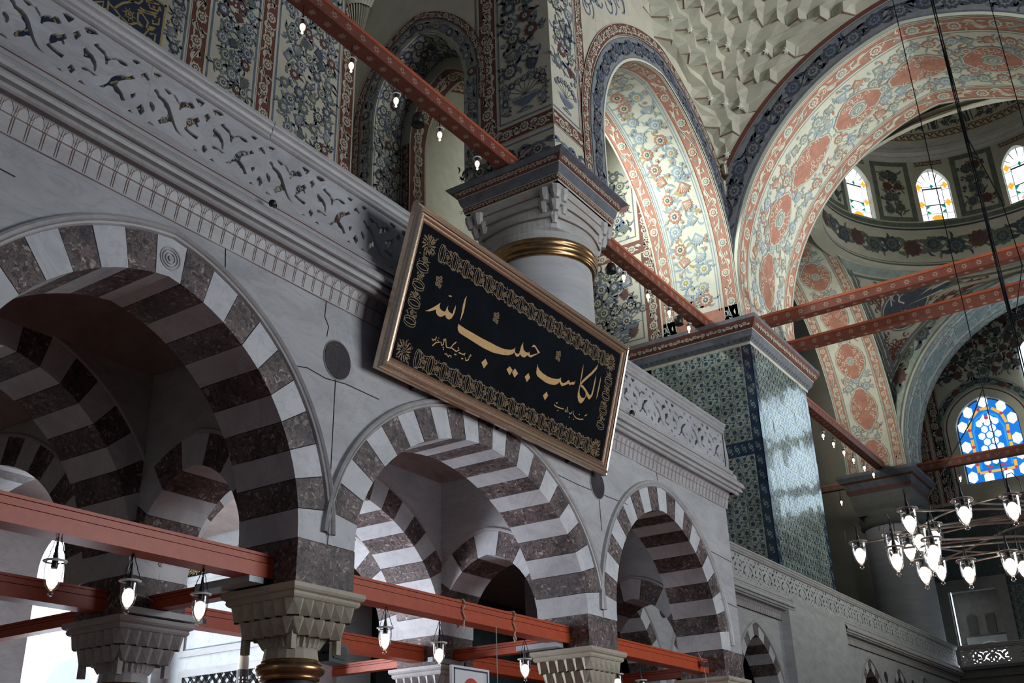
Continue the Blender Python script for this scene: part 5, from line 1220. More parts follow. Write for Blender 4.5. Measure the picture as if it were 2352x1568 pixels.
for du, k in ((.018, 'paint_green'), (.05, 'paint_blue')):
    for side in (0, 1):
        pts = []
        for i in range(30):
            v = ZT_ + (ZR - ZT_ - .1) * i / 29; W_ = wu(v); e = du * 8 / W_; pts.append((e if side == 0 else 1 - e, v, .07 / W_))
        A = [o.mp(max(p[0] - p[2], 0), p[1], .012) for p in pts]; B = [o.mp(min(p[0] + p[2], 1), p[1], .012) for p in pts]; n = len(pts); o.add(A + B, [(i, i + 1, n + i + 1, n + i) for i in range(n - 1)], k)
o.rect(.0, 1, 29.55, 29.65, 'paint_green', 2, .03); o.rect(0, 1, 29.72, 30.05, 'paint_green_grey', 2, .03)
orn_done(o, pw, 'roundel and arabesques of the pendentive')
m, _r = pend(8.7, 8.08, True); struct('wall_pendentive_hidden', m, 'shaded pendentive behind the great arch')
# drum
WA = [94.5, 59.0, 23.6, -11.5, -46, 129]; HWA = 6.9
def dp(a, z, r=DR): a = math.radians(a); return (DC[0] + r * cos(a), DC[1] + r * sin(a), z)
m = MB()
def ring_quad(a0, a1, z0, z1, k, r0=DR, r1=None, n=None):
    r1 = r0 if r1 is None else r1; n = n or max(1, int(abs(a1 - a0) / 3))
    for i in range(n):
        b0, b1 = a0 + (a1 - a0) * i / n, a0 + (a1 - a0) * (i + 1) / n; m.quad(dp(b0, z0, r0), dp(b1, z0, r0), dp(b1, z1, r1), dp(b0, z1, r1), k)
ring_quad(-180, 180, ZR, 33.05, 'cream', n=120)
ring_quad(-180, 180, ZR, ZR, 'cream', DR, 8.65, 120)
WZ0, WZS, WZT = 33.1, 35.6, 36.7
edges = sorted(WA)
full = []
cur = -180
for a in edges: full.append((cur, a - HWA)); cur = a + HWA
full.append((cur, 180))
for a, b in full: ring_quad(a, b, 33.05, 37.3, 'cream')
for a in edges:
    n = 12; W_ = Arch(0, HWA, WZT - WZS, WZS, 1.02)
    W_ = [(-HWA + 2 * HWA * i / n) for i in range(n + 1)]
    for x_, y_ in zip(W_, W_[1:]):
        f = lambda q: WZS + (WZT - WZS) * max(0, 1 - abs(q / HWA) ** 1.7) ** .8
        m.quad(dp(a + x_, f(x_)), dp(a + y_, f(y_)), dp(a + y_, 37.3), dp(a + x_, 37.3), 'cream')
        m.quad(dp(a + x_, f(x_)), dp(a + y_, f(y_)), dp(a + y_, f(y_), DR + .5), dp(a + x_, f(x_), DR + .5), 'cream')
    for q in (-HWA, HWA): m.quad(dp(a + q, WZ0), dp(a + q, WZS), dp(a + q, WZS, DR + .5), dp(a + q, WZ0, DR + .5), 'cream')
    m.quad(dp(a - HWA, WZ0), dp(a + HWA, WZ0), dp(a + HWA, WZ0, DR + .5), dp(a - HWA, WZ0, DR + .5), 'cream')
drum = struct('wall_drum', m, 'painted drum of the far dome with a ring of arched windows')
o = Orn(lambda u, v, d: dp(u, v, DR - d * 1.5)); DEG = math.degrees(1 / DR)
od = Orn(lambda u, v, d: dp(u * DEG, v, DR - d * 1.5))
ua, ub = -40 / DEG, 125 / DEG
od.rect(ua, ub, 30.12, 30.22, 'paint_green', 1); od.rect(ua, ub, 32.5, 32.62, 'paint_navy', 1); od.rect(ua, ub, 32.7, 33.0, 'paint_green', 1); od.scroll(ua, ub, 31.4, .85, FG, None, 1.25, None, 71)
od.rect(ua, ub, 30.3, 30.34, 'paint_green', 1)
for a, b in zip(edges, edges[1:]):
    u0, u1 = (a + HWA + 2) / DEG, (b - HWA - 2) / DEG
    for (p0, p1, q0, q1) in ((u0, u1, 33.1, 33.4), (u0, u1, 36.95, 37.25), (u0, u0 + .3, 33.1, 37.25), (u1 - .3, u1, 33.1, 37.25)): od.rect(p0, p1, q0, q1, 'paint_green', 1)
    od.field(u0 + .5, u1 - .5, 33.6, 36.7, .8, FG, int(a))
    uc_ = (a) / DEG; od.rect(uc_ - .8, uc_ + .8, 36.92, 37.2, 'paint_red', 1); od.scroll(uc_ - .8, uc_ + .8, 37.06, .13, FR, None, .4)
orn_done(od, drum, 'green and grey painted bands of the drum')
m = MB(); m.lathe([(DR, 37.28), (DR - .1, 37.32), (DR - .18, 37.5), (DR - .16, 37.55), (DR - .3, 37.75), (DR - .34, 38.0), (DR - .30, 38.05), (DR - .35, 38.35)], (*DC, 0), 'marble_trim', 96); m.build('drum_cornice', drum)
m = MB(); RD = DR - .35; m.lathe([(RD * cos(t * pi / 40), 38.35 + RD * .8 * sin(t * pi / 40)) for t in range(21)], (*DC, 0), 'cream', 72)
dome = struct('ceiling_dome', m, 'dome painted with dark blue arabesques above the drum', 'dome')
DG2 = math.degrees(1 / RD)
def dmap(u, v, d):
    t = v / RD; r = RD * cos(t) - d * 2; return dp(u * DG2, 38.35 + RD * .8 * sin(t) - d, r)
od = Orn(dmap)
for i in range(60):
    u0 = -45 / DG2 + i * .42; z = .55
    od.ribbon([(u0, z - .15), (u0 + .18, z - .15), (u0 + .28, z + .15), (u0 + .52, z + .15)], .07, 'paint_red', 2); od.ribbon([(u0, z + .15), (u0 + .12, z + .0), (u0 + .3, z - .0)], .06, 'paint_red', 2)
od.rect(-45 / DG2, 130 / DG2, .28, .34, 'paint_red', 1); od.rect(-45 / DG2, 130 / DG2, .78, .84, 'paint_red', 1)
for i in range(9):
    u = (-42 + i * 17.7) / DG2; s = 1.15 if i % 2 == 0 else .8
    out = [(u + s * 1.05 * cos(pi * j / 14) * (1 + .12 * abs(sin(3.5 * pi * j / 14))), 1.0 + s * 2.0 * sin(pi * j / 14) ** .8 * (1 + .12 * abs(sin(3.5 * pi * j / 14)))) for j in range(15)]
    od.ribbon(out, .13, 'paint_navy', 2); od.ribbon([(u + (p[0] - u) * .82, 1.0 + (p[1] - 1) * .84) for p in out], .06, 'paint_navy', 2)
    od.field(u - s * .7, u + s * .7, 1.1, 1.0 + s * 1.3, .5, FN, i)
orn_done(od, dome, 'navy arabesque crests and red meander of the dome')
# drum windows: flat stained glass
def stained_drum(a, idx):
    t = tag(empty('window_%d' % (idx + 2), dp(a, WZ0, DR + .3)), 'arched white drum window with amber and green glass, %s' % ('nearest the great arch', 'in the middle', 'at the right edge of the picture', 'hidden beside it')[min(idx, 3)], 'window', kind='structure')
    base = dp(a, WZ0, DR + .3)
    ex = Vector((-sin(math.radians(a)), cos(math.radians(a)), 0)); inn = Vector((-cos(math.radians(a)), -sin(math.radians(a)), 0))
    W = DR * math.radians(HWA) * 1.03; H = WZT - WZ0; HS = WZS - WZ0
    F = lambda q: HS + (H - HS) * max(0, 1 - min(1, abs(q / W)) ** 1.7) ** .8
    P_ = lambda u, v, d: tuple(ex * u + Vector((0, 0, v)) + inn * d)
    xs = [-W + 2 * W * i / 16 for i in range(17)]
    # panes: outer border pieces and inner lights, each its own object
    w2 = W * .56
    def pane(pts, k, d=0.0):
        mm = MB(); mm.prism(pts, P_, d, d + .012, k); mm.build('pane', t)
    g = .02
    rows_ = [0, H * .17, H * .40, H * .62, HS]
    for sg in (-1, 1):
        for z0, z1 in zip(rows_, rows_[1:]): pane([(sg * (w2 + g), z0 + g), (sg * (W - g), z0 + g), (sg * (W - g), z1 - g), (sg * (w2 + g), z1 - g)], 'glass_white')
    for i in range(6):
        b0, b1 = pi * i / 6 + .03, pi * (i + 1) / 6 - .03
        ring = lambda b, r: (r * W * cos(b), HS + (F(r * W * cos(b) * .999) - HS) * (r if r < 1 else 1) if r >= 1 else HS + (H - HS) * .5 * sin(b))
        pane([(w2 * cos(b0), HS + (H - HS) * .45 * sin(b0)), (.97 * W * cos(b0), HS + .97 * (H - HS) * sin(b0) ** .9), (.97 * W * cos(b1), HS + .97 * (H - HS) * sin(b1) ** .9), (w2 * cos(b1), HS + (H - HS) * .45 * sin(b1))], 'glass_white')
    for z0, z1 in ((H * .17, H * .33), (H * .34, H * .64), (H * .66, HS)): pane([(-w2 + g, z0 + g), (w2 - g, z0 + g), (w2 - g, z1 - g), (-w2 + g, z1 - g)], 'glass_white')
    pane([(-w2 * cos(pi * i / 8) * .96, HS + (H - HS) * .42 * sin(pi * i / 8) + g) for i in range(9)], 'glass_white')
    pane([(-w2 + g, g), (w2 - g, g), (w2 - g, H * .17 - g), (-w2 + g, H * .17 - g)], 'glass_white')
    for u, v in ((-.78 * W, H * .36), (.78 * W, H * .36), (-.78 * W, H * .70), (.78 * W, H * .70)): pane([(u + .17 * (1 + .25 * cos(4 * b)) * cos(b), v + .2 * (1 + .25 * cos(4 * b)) * sin(b)) for b in [2 * pi * i / 20 for i in range(20)]], 'glass_amber', .02)
    pane([(.33 * cos(b) * (1 + .1 * cos(6 * b)), H * .085 + .2 * sin(b)) for b in [2 * pi * i / 20 for i in range(20)]], 'glass_amber', .02)
    for sx in (-1, 1):
        for sz in (-1, 1): pane([(sx * w2 * .95, H * .25 + sz * H * .07), (sx * w2 * .5, H * .25 + sz * H * .07), (sx * w2 * .95, H * .25 + sz * H * .01)], 'glass_green', .02)
    pane([(0, HS - .15 + .0), (.1, HS), (0, HS + .17), (-.1, HS)], 'glass_green', .02)
    mm = MB(); mm.prism([(x, F(x)) for x in xs] + [(W, 0), (-W, 0)], P_, -.05, -.02, 'black_plastic'); mm.build('lead_backing', t)
for i, a in enumerate((59.0, 23.6, -11.5)): stained_drum(a, i)

# ================================================================== far pier, far end wall with stained window
t3 = thing('far_column', 'far pale round column with dark cornice behind the chandelier', 'column', (0, 0, 0))
cx3, cy3 = 62.7, 14.75
cornice_block(t3, 60.3, 65.1, 12.5, 17.0, [(.4, 19.42, 'paint_cornice'), (0, 19.38, 'paint_cornice'), (0, 19.2, 'paint_cornice'), (.16, 18.95, 'paint_red'), (.26, 18.85, 'paint_cornice'), (.4, 18.5, 'paint_red'), (.42, 18.3, 'stone_dark'), (.5, 18.2, 'stone_dark'), (.6, 17.5, 'stone_dark'), (.75, 17.0, 'stone_dark')])
m = MB(); m.lathe([(1.85, 17.2), (1.9, 16.9), (1.8, 16.7), (1.85, 16.5), (1.68, 16.35)], (cx3, cy3, 0), 'stone_dark', 40); m.build('neck_ring', t3, smooth=True)
m = MB(); m.lathe([(1.65, 16.4), (1.68, 7.9)], (cx3, cy3, 0), 'marble_column', 48); m.build('shaft', t3, smooth=True)
m = MB(); m.box(61.14, 64.86, 12.98, 16.48, 19.3, 31, 'cream'); m.build('pier_head', t3)
m = MB()
FW = Arch(9.05, 1.78, 1.9, 22.45, 1.25)
spandrel(m, 2, 16, [FW], 0, 34, 22.45, MY, 66.0, 66.8, 'cream', .15)
m.box(66, 66.8, 10.83, 16, 19.1, 22.45, 'cream'); m.box(66, 66.8, 2, 7.27, 19.1, 22.45, 'cream'); m.box(66, 66.8, 2, 16, 18, 19.1, 'cream')
m.box(66, 66.8, 16, 21.7, 7, 34, 'cream'); m.box(66, 66.8, -20, 2, 18, 34, 'cream')
m.box(66, 66.8, -20, 10.3, 0, 18, 'tile_dark'); m.box(66, 66.8, 13.2, 16, 0, 18, 'tile_dark'); m.box(66, 66.8, 10.3, 13.2, 13.1, 18, 'tile_dark'); m.box(66, 66.8, 10.3, 13.2, 0, 8.0, 'tile_dark')
wall_far = struct('wall_far', m, 'far end wall with stained window, painted bands and dark tiles')
o = Orn(face_map(FW, MY, 66.0)); L = FW.len
o.rect(-3.3, L + 3.3, .02, .5, 'cream_light', 1, .2); o.rect(-3.3, L + 3.3, .5, .58, 'paint_red', 1, .2); o.rect(-3.3, L + 3.3, .7, 1.35, 'paint_green_grey', 1, .2); o.scroll(-3.3, L + 3.3, 1.02, .3, FG, None, .6); orn_done(o, wall_far)
o = Orn(lambda u, v, d: (v, u, 0)); F = Orn(lambda u, v, d: (66 - d, v, u))
for yc in (11.95, 12.85): F.rect(18.2, 27, yc - .38, yc + .38, 'paint_red', 1); F.scroll(18.2, 27, yc, .34, FR, None, .9, 'cream')
orn_done(F, wall_far); o = Orn(lambda u, v, d: (66 - d, u, v)); o.field(3.5, 12.4, 25.6, 31, .7, FG, 81); orn_done(o, wall_far)
o = Orn(lambda u, v, d: (66 - d, u, v))
for (a, b, c, d_) in ((4, 10.0, 8.5, 13.4), (4, 10.0, 14.2, 17.4), (13.6, 15.9, 9, 17.3)):
    n = int((b - a) / .5); mm_ = int((d_ - c) / .5)
    for i in range(n):
        for j in range(mm_):
            u, v = a + (i + .5) * .5, c + (j + .5) * .5
            o.ribbon([(u + .2 * cos(k * .8), v + .22 * sin(k * .8)) for k in range(8)], .05, 'tile_dark_line', 1); o.leaf(u - .2, v - .2, .4, .7, 1.0, .06, 'tile_dark_line', 1)
    for q in (c - .15, d_ + .1): o.rect(a - .1, b + .1, q, q + .12, 'tile_dark_line', 1)
orn_done(o, wall_far, 'faint scrolls of the dark tiles')
# doorway with marble frame
m = MB()
for a, b, c, d_ in ((9.85, 10.45, 8, 13.6), (13.1, 13.7, 8, 13.6), (10.45, 13.1, 12.95, 13.6)): m.box(65.8, 66.05, a, b, c, d_, 'stone_dark')
m.box(66.8, 67.6, 10.3, 13.2, 8, 13.1, 'plaster')
door = struct('door_1', m, 'stone framed doorway in the dark tiled far wall', 'doorway')
m = MB(); m.box(65.9, 65.98, 12.95, 13.0, 8, 13.0, 'glass_white'); m.box(65.9, 65.98, 10.5, 13.0, 12.86, 12.95, 'marble_white'); m.build('painted_lit_edge', door)  # glowing strip paints the light along the frame edge
m = MB(); A = Arch(11.5, 1.0, .7, 9.4, 1.2); spandrel(m, 10.4, 12.7, [A], 0, 10.4, 9.4, MY, 66.4, 66.7, 'marble_white', .1); m.build('inner_gable', door)
for y in (11.0, 12.0):
    m = MB(); m.box(66.6, 66.75, y, y + .5, 10.6, 11.6, 'stone_dark'); m.build('inner_opening', door)
m = MB(); A = Arch(11.3, .7, .6, 9.05, 1.2); P_ = [A.at(i / 12) for i in range(13)]; m.prism([(y, z) for y, z in P_] + [(12.0, 8.2), (10.6, 8.2)], lambda u, v, d: (d, u, v), 66.72, 66.76, 'sky_pane'); tag(m.build('bright_pane', door), 'bright daylight pane low in the doorway')
# stained window
def stained_far(yc, idx, label):
    t = tag(empty('window_%d' % idx, (66.35, yc, 19.1)), label, 'window', kind='structure')
    W, HS, H = 1.74, 3.35, 5.2
    P_ = lambda u, v, d: (-d, u, v)
    A = Arch(0, W, H - HS, HS, 1.2); A2_ = Arch(0, W * .64, (H - HS) * .72, HS, 1.2); A3_ = Arch(0, W * .48, (H - HS) * .55, HS - .05, 1.2)
    def pane(pts, k, d=0.0):
        mm = MB(); mm.prism(pts, P_, d, d + .015, k); mm.build('pane', t)
    mm = MB(); mm.prism([A.at(i / 20) for i in range(21)] + [(W, 0), (-W, 0)], P_, -.05, -.02, 'black_plastic'); mm.build('lead_backing', t)
    pane([A.at(i / 20, -.03) for i in range(21)] + [(W * .98, .04), (-W * .98, .04)], 'glass_blue', -.015)
    path = []                                                        # centre line of the outer border
    mid = Arch(0, W * .83, (H - HS) * .88, HS, 1.2)
    nb = 5
    spots = [(-W * .83, .45 + i * .95) for i in range(3)] + [mid.at(q) for q in (.06, .27, .5, .73, .94)] + [(W * .83, .45 + i * .95) for i in range(3)] + [(-.55, .28), (.55, .28)]
    hexa = lambda u, v, r, k_=1.25: [(u + r * cos(2 * pi * i / 6 + pi / 6), v + r * k_ * sin(2 * pi * i / 6 + pi / 6)) for i in range(6)]
    for u, v in spots: pane(hexa(u, v, .30), 'glass_white', .01)
    # amber inner border in short pieces with red joints
    pts = [(-W * .60, .62 + i * .55) for i in range(5)] + [A2_.at(q, -.03) for q in (.0, .2, .4, .6, .8, 1)] + [(W * .60, .62 + i * .55) for i in range(4, -1, -1)]
    for (a0, b0), (a1, b1) in zip(pts, pts[1:]):
        dx, dz = a1 - a0, b1 - b0; l = math.hypot(dx, dz) or 1; nx, nz = -dz / l * .085, dx / l * .085
        if l < .05: continue
        pane([(a0 + nx + dx * .12, b0 + nz + dz * .12), (a0 - nx + dx * .12, b0 - nz + dz * .12), (a1 - nx - dx * .12, b1 - nz - dz * .12), (a1 + nx - dx * .12, b1 + nz - dz * .12)], 'glass_amber', .02)
    for i, (u, v) in enumerate(pts):
        if i % 2 == 0: pane([(u + .10 * cos(2 * pi * j / 10), v + .10 * sin(2 * pi * j / 10)) for j in range(10)], 'glass_red', .03)
    for u0, u1 in ((-1.0, -.55), (-.35, .35), (.55, 1.0)): pane([(u0, .55), (u1, .55), (u1, .70), (u0, .70)], 'glass_amber', .02)
    for u in (-.45, .45): pane([(u + .1 * cos(2 * pi * j / 10), .62 + .1 * sin(2 * pi * j / 10)) for j in range(10)], 'glass_red', .03)
    # cyan line and white middle lights
    p2 = [(-W * .50, .85 + i * .6) for i in range(5)] + [A3_.at(q) for q in (0, .25, .5, .75, 1)] + [(W * .50, .85 + i * .6) for i in range(4, -1, -1)]
    for (a0, b0), (a1, b1) in zip(p2, p2[1:]):
        dx, dz = a1 - a0, b1 - b0; l = math.hypot(dx, dz) or 1; nx, nz = -dz / l * .05, dx / l * .05
        if l < .05: continue
        pane([(a0 + nx, b0 + nz), (a0 - nx, b0 - nz), (a1 - nx, b1 - nz), (a1 + nx, b1 + nz)], 'glass_cyan', .02)
    for r_i in range(7):
        for c_i in range(-1, 2):
            u, v = c_i * .46 + (.23 if r_i % 2 else 0), 1.25 + r_i * .40
            if abs(u) < .62 and v < 3.7: pane(hexa(u, v, .205, 1.1), 'glass_white', .012)
    for u, k in ((-.38, 'glass_red'), (0, 'glass_green'), (.38, 'glass_red')): pane([(u - .17, .88), (u + .17, .88), (u + .13, 1.0), (u - .13, 1.0)], k, .03)
    pane([(.12 * cos(2 * pi * j / 10), 3.95 + .12 * sin(2 * pi * j / 10)) for j in range(10)], 'glass_red', .03)
    for sg in (-1, 1): pane([(sg * .08, 3.75), (sg * .5, 3.6), (sg * .42, 3.85), (sg * .12, 4.2)], 'glass_white', .012)
    return t
stained_far(9.05, 5, 'large stained glass window with blue, amber and white panes on the far wall')
# daylight behind the row of far windows that lies out of frame and mirrors in the tiles
for i, (yc, zz) in enumerate(((4.6, 19.2), (4.6, 24.4), (-.6, 19.2))):
    m = MB(); A = Arch(yc, 1.8, 1.2, zz + (3.4 if zz < 20 else 2.0), 1.2); m.prism([A.at(k / 12) for k in range(13)] + [(yc + 1.8, zz), (yc - 1.8, zz)], lambda u, v, d: (d, u, v), 65.9, 65.95, 'far_daylight')
    tag(m.build('window_%d' % (6 + i)), 'bright far window beyond the right edge, mirrored in the tiles, %s one' % ('lower', 'upper', 'further')[i], 'window', kind='structure')
# ================================================================== set back arcade along y = 12.2
SB = [Arch(23.3, 1.72, 2.25, 4.35, 1.35), Arch(27.65, 1.72, 2.25, 4.35, 1.35), Arch(32.0, 1.72, 2.25, 4.35, 1.35), Arch(43.9, 1.6, 2.3, 4.35, 1.4), Arch(48.1, 1.6, 2.3, 4.35, 1.4), Arch(52.3, 1.6, 2.3, 4.35, 1.4), Arch(56.5, 1.6, 2.3, 4.35, 1.4)]
m = MB(); spandrel(m, 20.12, 59.6, SB, .36, 7.33, 4.35, MX, 12.2, 13.0, 'marble', .15)
wall_sb = struct('wall_set_back_arcade', m, 'shaded marble arcade set back behind the wall corner')
for A in SB: voussoirs(A, .36, 15, MX, 12.195, 13.0, wall_sb, jit=.003)
for A in SB: mm = MB(); sweep_arch(mm, A, [(.36, 12.2), (.38, 12.15), (.43, 12.15), (.46, 12.2)], MX, 'marble_trim', 30, .02, .98); mm.build('arch_moulding', wall_sb)
for x in (21.2, 25.48, 29.83, 34.1, 46.0, 50.2, 54.4, 58.6):
    m = MB(); m.box(x - .42, x + .42, 12.2, 13.0, 3.9, 4.35, 'breccia'); m.build('impost_block', wall_sb)
    m = MB(); m.box(x - .36, x + .36, 12.3, 12.95, 0, 3.9, 'marble'); m.build('pier_shaft', wall_sb)
for x in (25.5, 29.85, 46.0, 50.2):
    m = MB(); disc(m, (x, 6.5), .2, .22, 12.18, 12.22, 'porphyry'); m.build('roundel', wall_sb)
m = MB(); m.box(34.35, 40.4, 11.88, 12.2, 0, 7.86, 'marble'); slab = struct('wall_revetment', m, 'tall plain marble slab projecting below the far balustrade')
m = MB(); m.box(36.7, 43, 12.9, 18, 0, 7.5, 'tile_dark'); m.box(20.2, 66, 17.4, 17.8, 0, 7.6, 'tile_dark'); m.box(20.2, 66, 13, 17.5, 7.3, 7.6, 'plaster_vault'); struct('wall_under_gallery', m, 'dark tiled wall under the far gallery')
prof_sb = [(y, z) for y, z in prof8]
cor_a = cornice_run('trim_4', 'shaded moulded cornice of the set back gallery, near stretch', prof_sb, 20.2, 34.9, 4.14, step=.155)
cor_b = cornice_run('trim_5', 'shaded moulded cornice of the set back gallery, far stretch', prof_sb, 40.4, 59.5, 4.14, step=.31)
m = MB(); m.box(34.9, 40.4, 11.9, 12.9, 7.86, 8.06, 'marble_trim'); m.build('slab_cap', slab)
bal_sb = balustrade('balustrade', 'long pierced marble balustrade receding past the tiled pier', 20.2, 24, 12.06, breaks=(6, 12, 18), me=panel_thin)
m = MB(); m.box(59.55, 60.2, -14, 12.2, 0, 8.05, 'stone_dark'); m.box(59.45, 59.6, -14, 12.2, 7.5, 7.6, 'stone_dark'); m.box(59.4, 59.6, -14, 12.2, 7.9, 8.05, 'stone_dark'); struct('wall_far_gallery', m, 'dark parapet wall of the far cross gallery')
bal_far = balustrade('balustrade', 'dark pierced balustrade across the far end with daylight shining through', 0, 8, 0, rot=-pi / 2, origin=(59.5, 11.8, 0), me=panel_thin)
m = MB(); m.box(61.6, 61.7, 9.85, 11.65, 8.1, 9.0, 'sky_pane'); tag(m.build('window_9'), 'bright daylight pane glowing through the far balustrade', 'window', kind='structure')
m = MB(); m.box(59.6, 66, -14, 22, 7.6, 7.9, 'stone_dark'); struct('floor_far_gallery', m, 'floor of the far cross gallery', 'floor')

# ================================================================== calligraphy panel leaning out from the balustrade
FO, FU, FV = Vector((8.92, 7.8, 6.64)), Vector((1, 0, 0)), Vector((0, -.6, 2.14)).normalized(); FN_ = FU.cross(FV)
FW_, FH_ = 5.69, 2.225
frame = thing('calligraphy_panel', 'large black panel with golden Arabic calligraphy in a gilded frame', 'panel', (11.76, 7.8, 6.64))
def fp(u, v, d): p = FO + FU * u + FV * v + FN_ * d; return (p.x - 11.76, p.y - 7.8, p.z - 6.64)
mprof = [(0, -.07), (0, .0), (.015, .02), (.03, .012), (.05, .045), (.075, .06), (.095, .05), (.105, .03), (.12, .028), (.14, .035), (.155, .012), (.17, .008), (.185, .014), (.20, .0), (.205, -.04)]
sides = [((0, 0), (FW_, 0), (1, 0), (0, 1), 'bottom'), ((FW_, 0), (FW_, FH_), (0, 1), (-1, 0), 'right'), ((FW_, FH_), (0, FH_), (-1, 0), (0, -1), 'top'), ((0, FH_), (0, 0), (0, -1), (1, 0), 'left')]
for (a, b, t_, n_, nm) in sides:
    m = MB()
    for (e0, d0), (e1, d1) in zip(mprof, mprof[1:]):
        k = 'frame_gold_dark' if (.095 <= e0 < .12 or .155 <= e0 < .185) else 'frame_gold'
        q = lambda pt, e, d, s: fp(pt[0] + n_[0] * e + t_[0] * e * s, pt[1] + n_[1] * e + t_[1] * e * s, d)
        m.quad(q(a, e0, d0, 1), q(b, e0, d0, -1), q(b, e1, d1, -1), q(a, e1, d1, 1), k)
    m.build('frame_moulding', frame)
m = MB(); m.prism([(.18, .18), (FW_ - .18, .18), (FW_ - .18, FH_ - .18), (.18, FH_ - .18)], fp, -.06, -.03, 'panel_black'); m.build('black_board', frame)
m = MB(); m.prism([(.02, .02), (FW_ - .02, .02), (FW_ - .02, FH_ - .02), (.02, FH_ - .02)], fp, -.07, -.062, 'joint_dark'); m.build('back_board', frame)
for u in (.9, FW_ / 2, FW_ - .9):
    m = MB(); m.prism([(-.03, 0), (.03, 0), (.03, .16), (-.03, .16)], lambda a, b, d: (lambda p, q: (p[0] + (q[0] - p[0]) * d, p[1] + (q[1] - p[1]) * d, p[2] + (q[2] - p[2]) * d))(fp(u + a, .03 + b, -.065), (FO.x + u + a - 11.76, .24, .03 + b)), 0, 1, 'iron'); m.build('wall_bracket', frame)
for L_ in LETTERS:
    m = MB(); m.prism(L_, fp, -.029, -.024, 'gold_letter'); m.build('golden_letter', frame)
o = Orn(lambda u, v, d: fp(u, v, -.029 + d * .3))
for S_ in STROKES: o.ribbon(S_, .016, 'gold_letter', 1)
for (u, v) in FLW:
    for k in range(5): a = k * 1.3; o.flower(u + .06 * cos(a) * (k > 0), v + .06 * sin(a) * (k > 0), .032, a, ('gold_line', 'panel_black', 'gold_line'), 1, 5); o.leaf(u + .05 * cos(a), v + .05 * sin(a), .05, a + 1.2, 1.5, .014, 'gold_line', 1)
tag(o.build('small_script', frame), 'small golden signatures and blossoms', kind='stuff')
o = Orn(lambda u, v, d: fp(u, v, -.029 + d * .3))
bo, bi = .30, .51                                                     # border band between the two insets
def ell(u, v, ru, rv, w_):
    o.ribbon([(u + ru * cos(2 * pi * j / 20), v + rv * sin(2 * pi * j / 20)) for j in range(21)], w_, 'gold_line', 2)
rdc = random.Random(2)
def tuft(u, v, du, dv):
    for k in range(26):
        a = rdc.uniform(0, 6.28); o.leaf(u + rdc.uniform(-du, du), v + rdc.uniform(-dv, dv), .045, a, 1.5, .008, 'gold_line', 1)
    o.flower(u, v, .035, 0, ('gold_line', 'panel_black', 'gold_line'), 1, 6)
nx = 17
for i in range(nx):
    u = .56 + (FW_ - 1.12) * (i + .5) / nx; du = (FW_ - 1.12) / nx
    for v in ((FH_ - bo - .02 - .105), (bo - .06 + .105)):
        ell(u - .012, v, .048, .125, .009); ell(u + .022, v, .048, .125, .009); tuft(u + du / 2, v, .055, .10)
        o.ribbon([(u + du * .5 - .12, v - .11), (u + du * .5, v - .08), (u + du * .5 + .12, v - .11)], .007, 'gold_line', 2); o.ribbon([(u + du * .5 - .12, v + .11), (u + du * .5, v + .08), (u + du * .5 + .12, v + .11)], .007, 'gold_line', 2)
for i in range(4):
    v = .62 + (FH_ - 1.24) * (i + .5) / 4; dv = (FH_ - 1.24) / 4
    for u in (.40, FW_ - .40):
        ell(u, v - .012, .115, .05, .009); ell(u, v + .022, .115, .05, .009); tuft(u, v + dv / 2, .09, .05)
for u in (.42, FW_ - .42):
    for v in (.36, FH_ - .42):
        for k in range(14): a = 2 * pi * k / 14; o.leaf(u + .05 * cos(a), v + .05 * sin(a), .10, a, .8, .016, 'gold_line', 1)
        tuft(u, v, .13, .13); tuft(u, v, .13, .13)
tag(o.build('gold_border', frame), 'thin golden border of double ovals and foliage', kind='stuff')

# ================================================================== chandelier and its cables
ch = thing('chandelier', 'iron ring chandelier with many bell-shaped glowing glass lamps at right', 'chandelier', (13.2, 1.27, 4.75))
CH = Vector((13.2, 1.27, 4.75))
P_CH = lamp_proto('lamp', 1.05, 'bulb_white')
m = MB(); m.tube([(0, 0, .29), (.02, .02, .36), (.08, .04, .38), (.14, .06, .30), (.15, .06, .16)], .005, 'iron', 5); m.build('lead', P_CH)
spots = [(12.711, 3.433, 4.50), (12.548, 2.988, 4.50), (11.535, 2.542, 4.50), (11.95, 2.56, 4.38), (12.407, 2.493, 4.50), (11.528, 1.979, 4.50), (11.684, 1.537, 4.50),
         (12.10, 2.88, 4.24), (12.317, 2.655, 4.10), (11.95, 2.47, 4.16), (12.654, 2.261, 4.10), (12.512, 1.796, 4.10), (12.75, 1.70, 4.10), (11.75, 2.40, 4.20), (12.9, 2.9, 4.5), (12.2, 1.0, 4.5), (13.2, -.6, 4.5), (14.8, 1.2, 4.5), (14.4, 2.9, 4.5), (14.3, -.3, 4.5), (12.2, .1, 4.5)]
cf = [True]
for p in spots:
    o = P_CH if cf[0] else copy_tree(P_CH); cf[0] = False
    o.parent = ch; o.location = Vector(p) - CH - Vector((0, 0, .12)); o.rotation_euler = (0, 0, random.uniform(0, 6))
    d = (Vector((CH.x, CH.y, p[2] + .0)) - Vector(p)); d.z = 0
    m = MB(); n = 10; q0 = Vector(p) - CH + d.normalized() * .10; q1 = Vector((0, 0, p[2] - CH.z)) + Vector((0, 0, .06))
    side = Vector((-d.y, d.x, 0)).normalized()
    m.tube([q0.lerp(q1, t / n) + Vector((0, 0, .05 * sin(pi * t / n))) + side * (.06 * sin(2 * pi * t / n)) for t in range(n + 1)], .013, 'steel', 6); m.build('arm', ch)
    m = MB(); m.lathe([(.112, -.008), (.118, 0), (.112, .008), (.106, 0), (.112, -.008)], tuple(Vector(p) - CH), 'steel', 18); m.build('lamp_ring', ch)
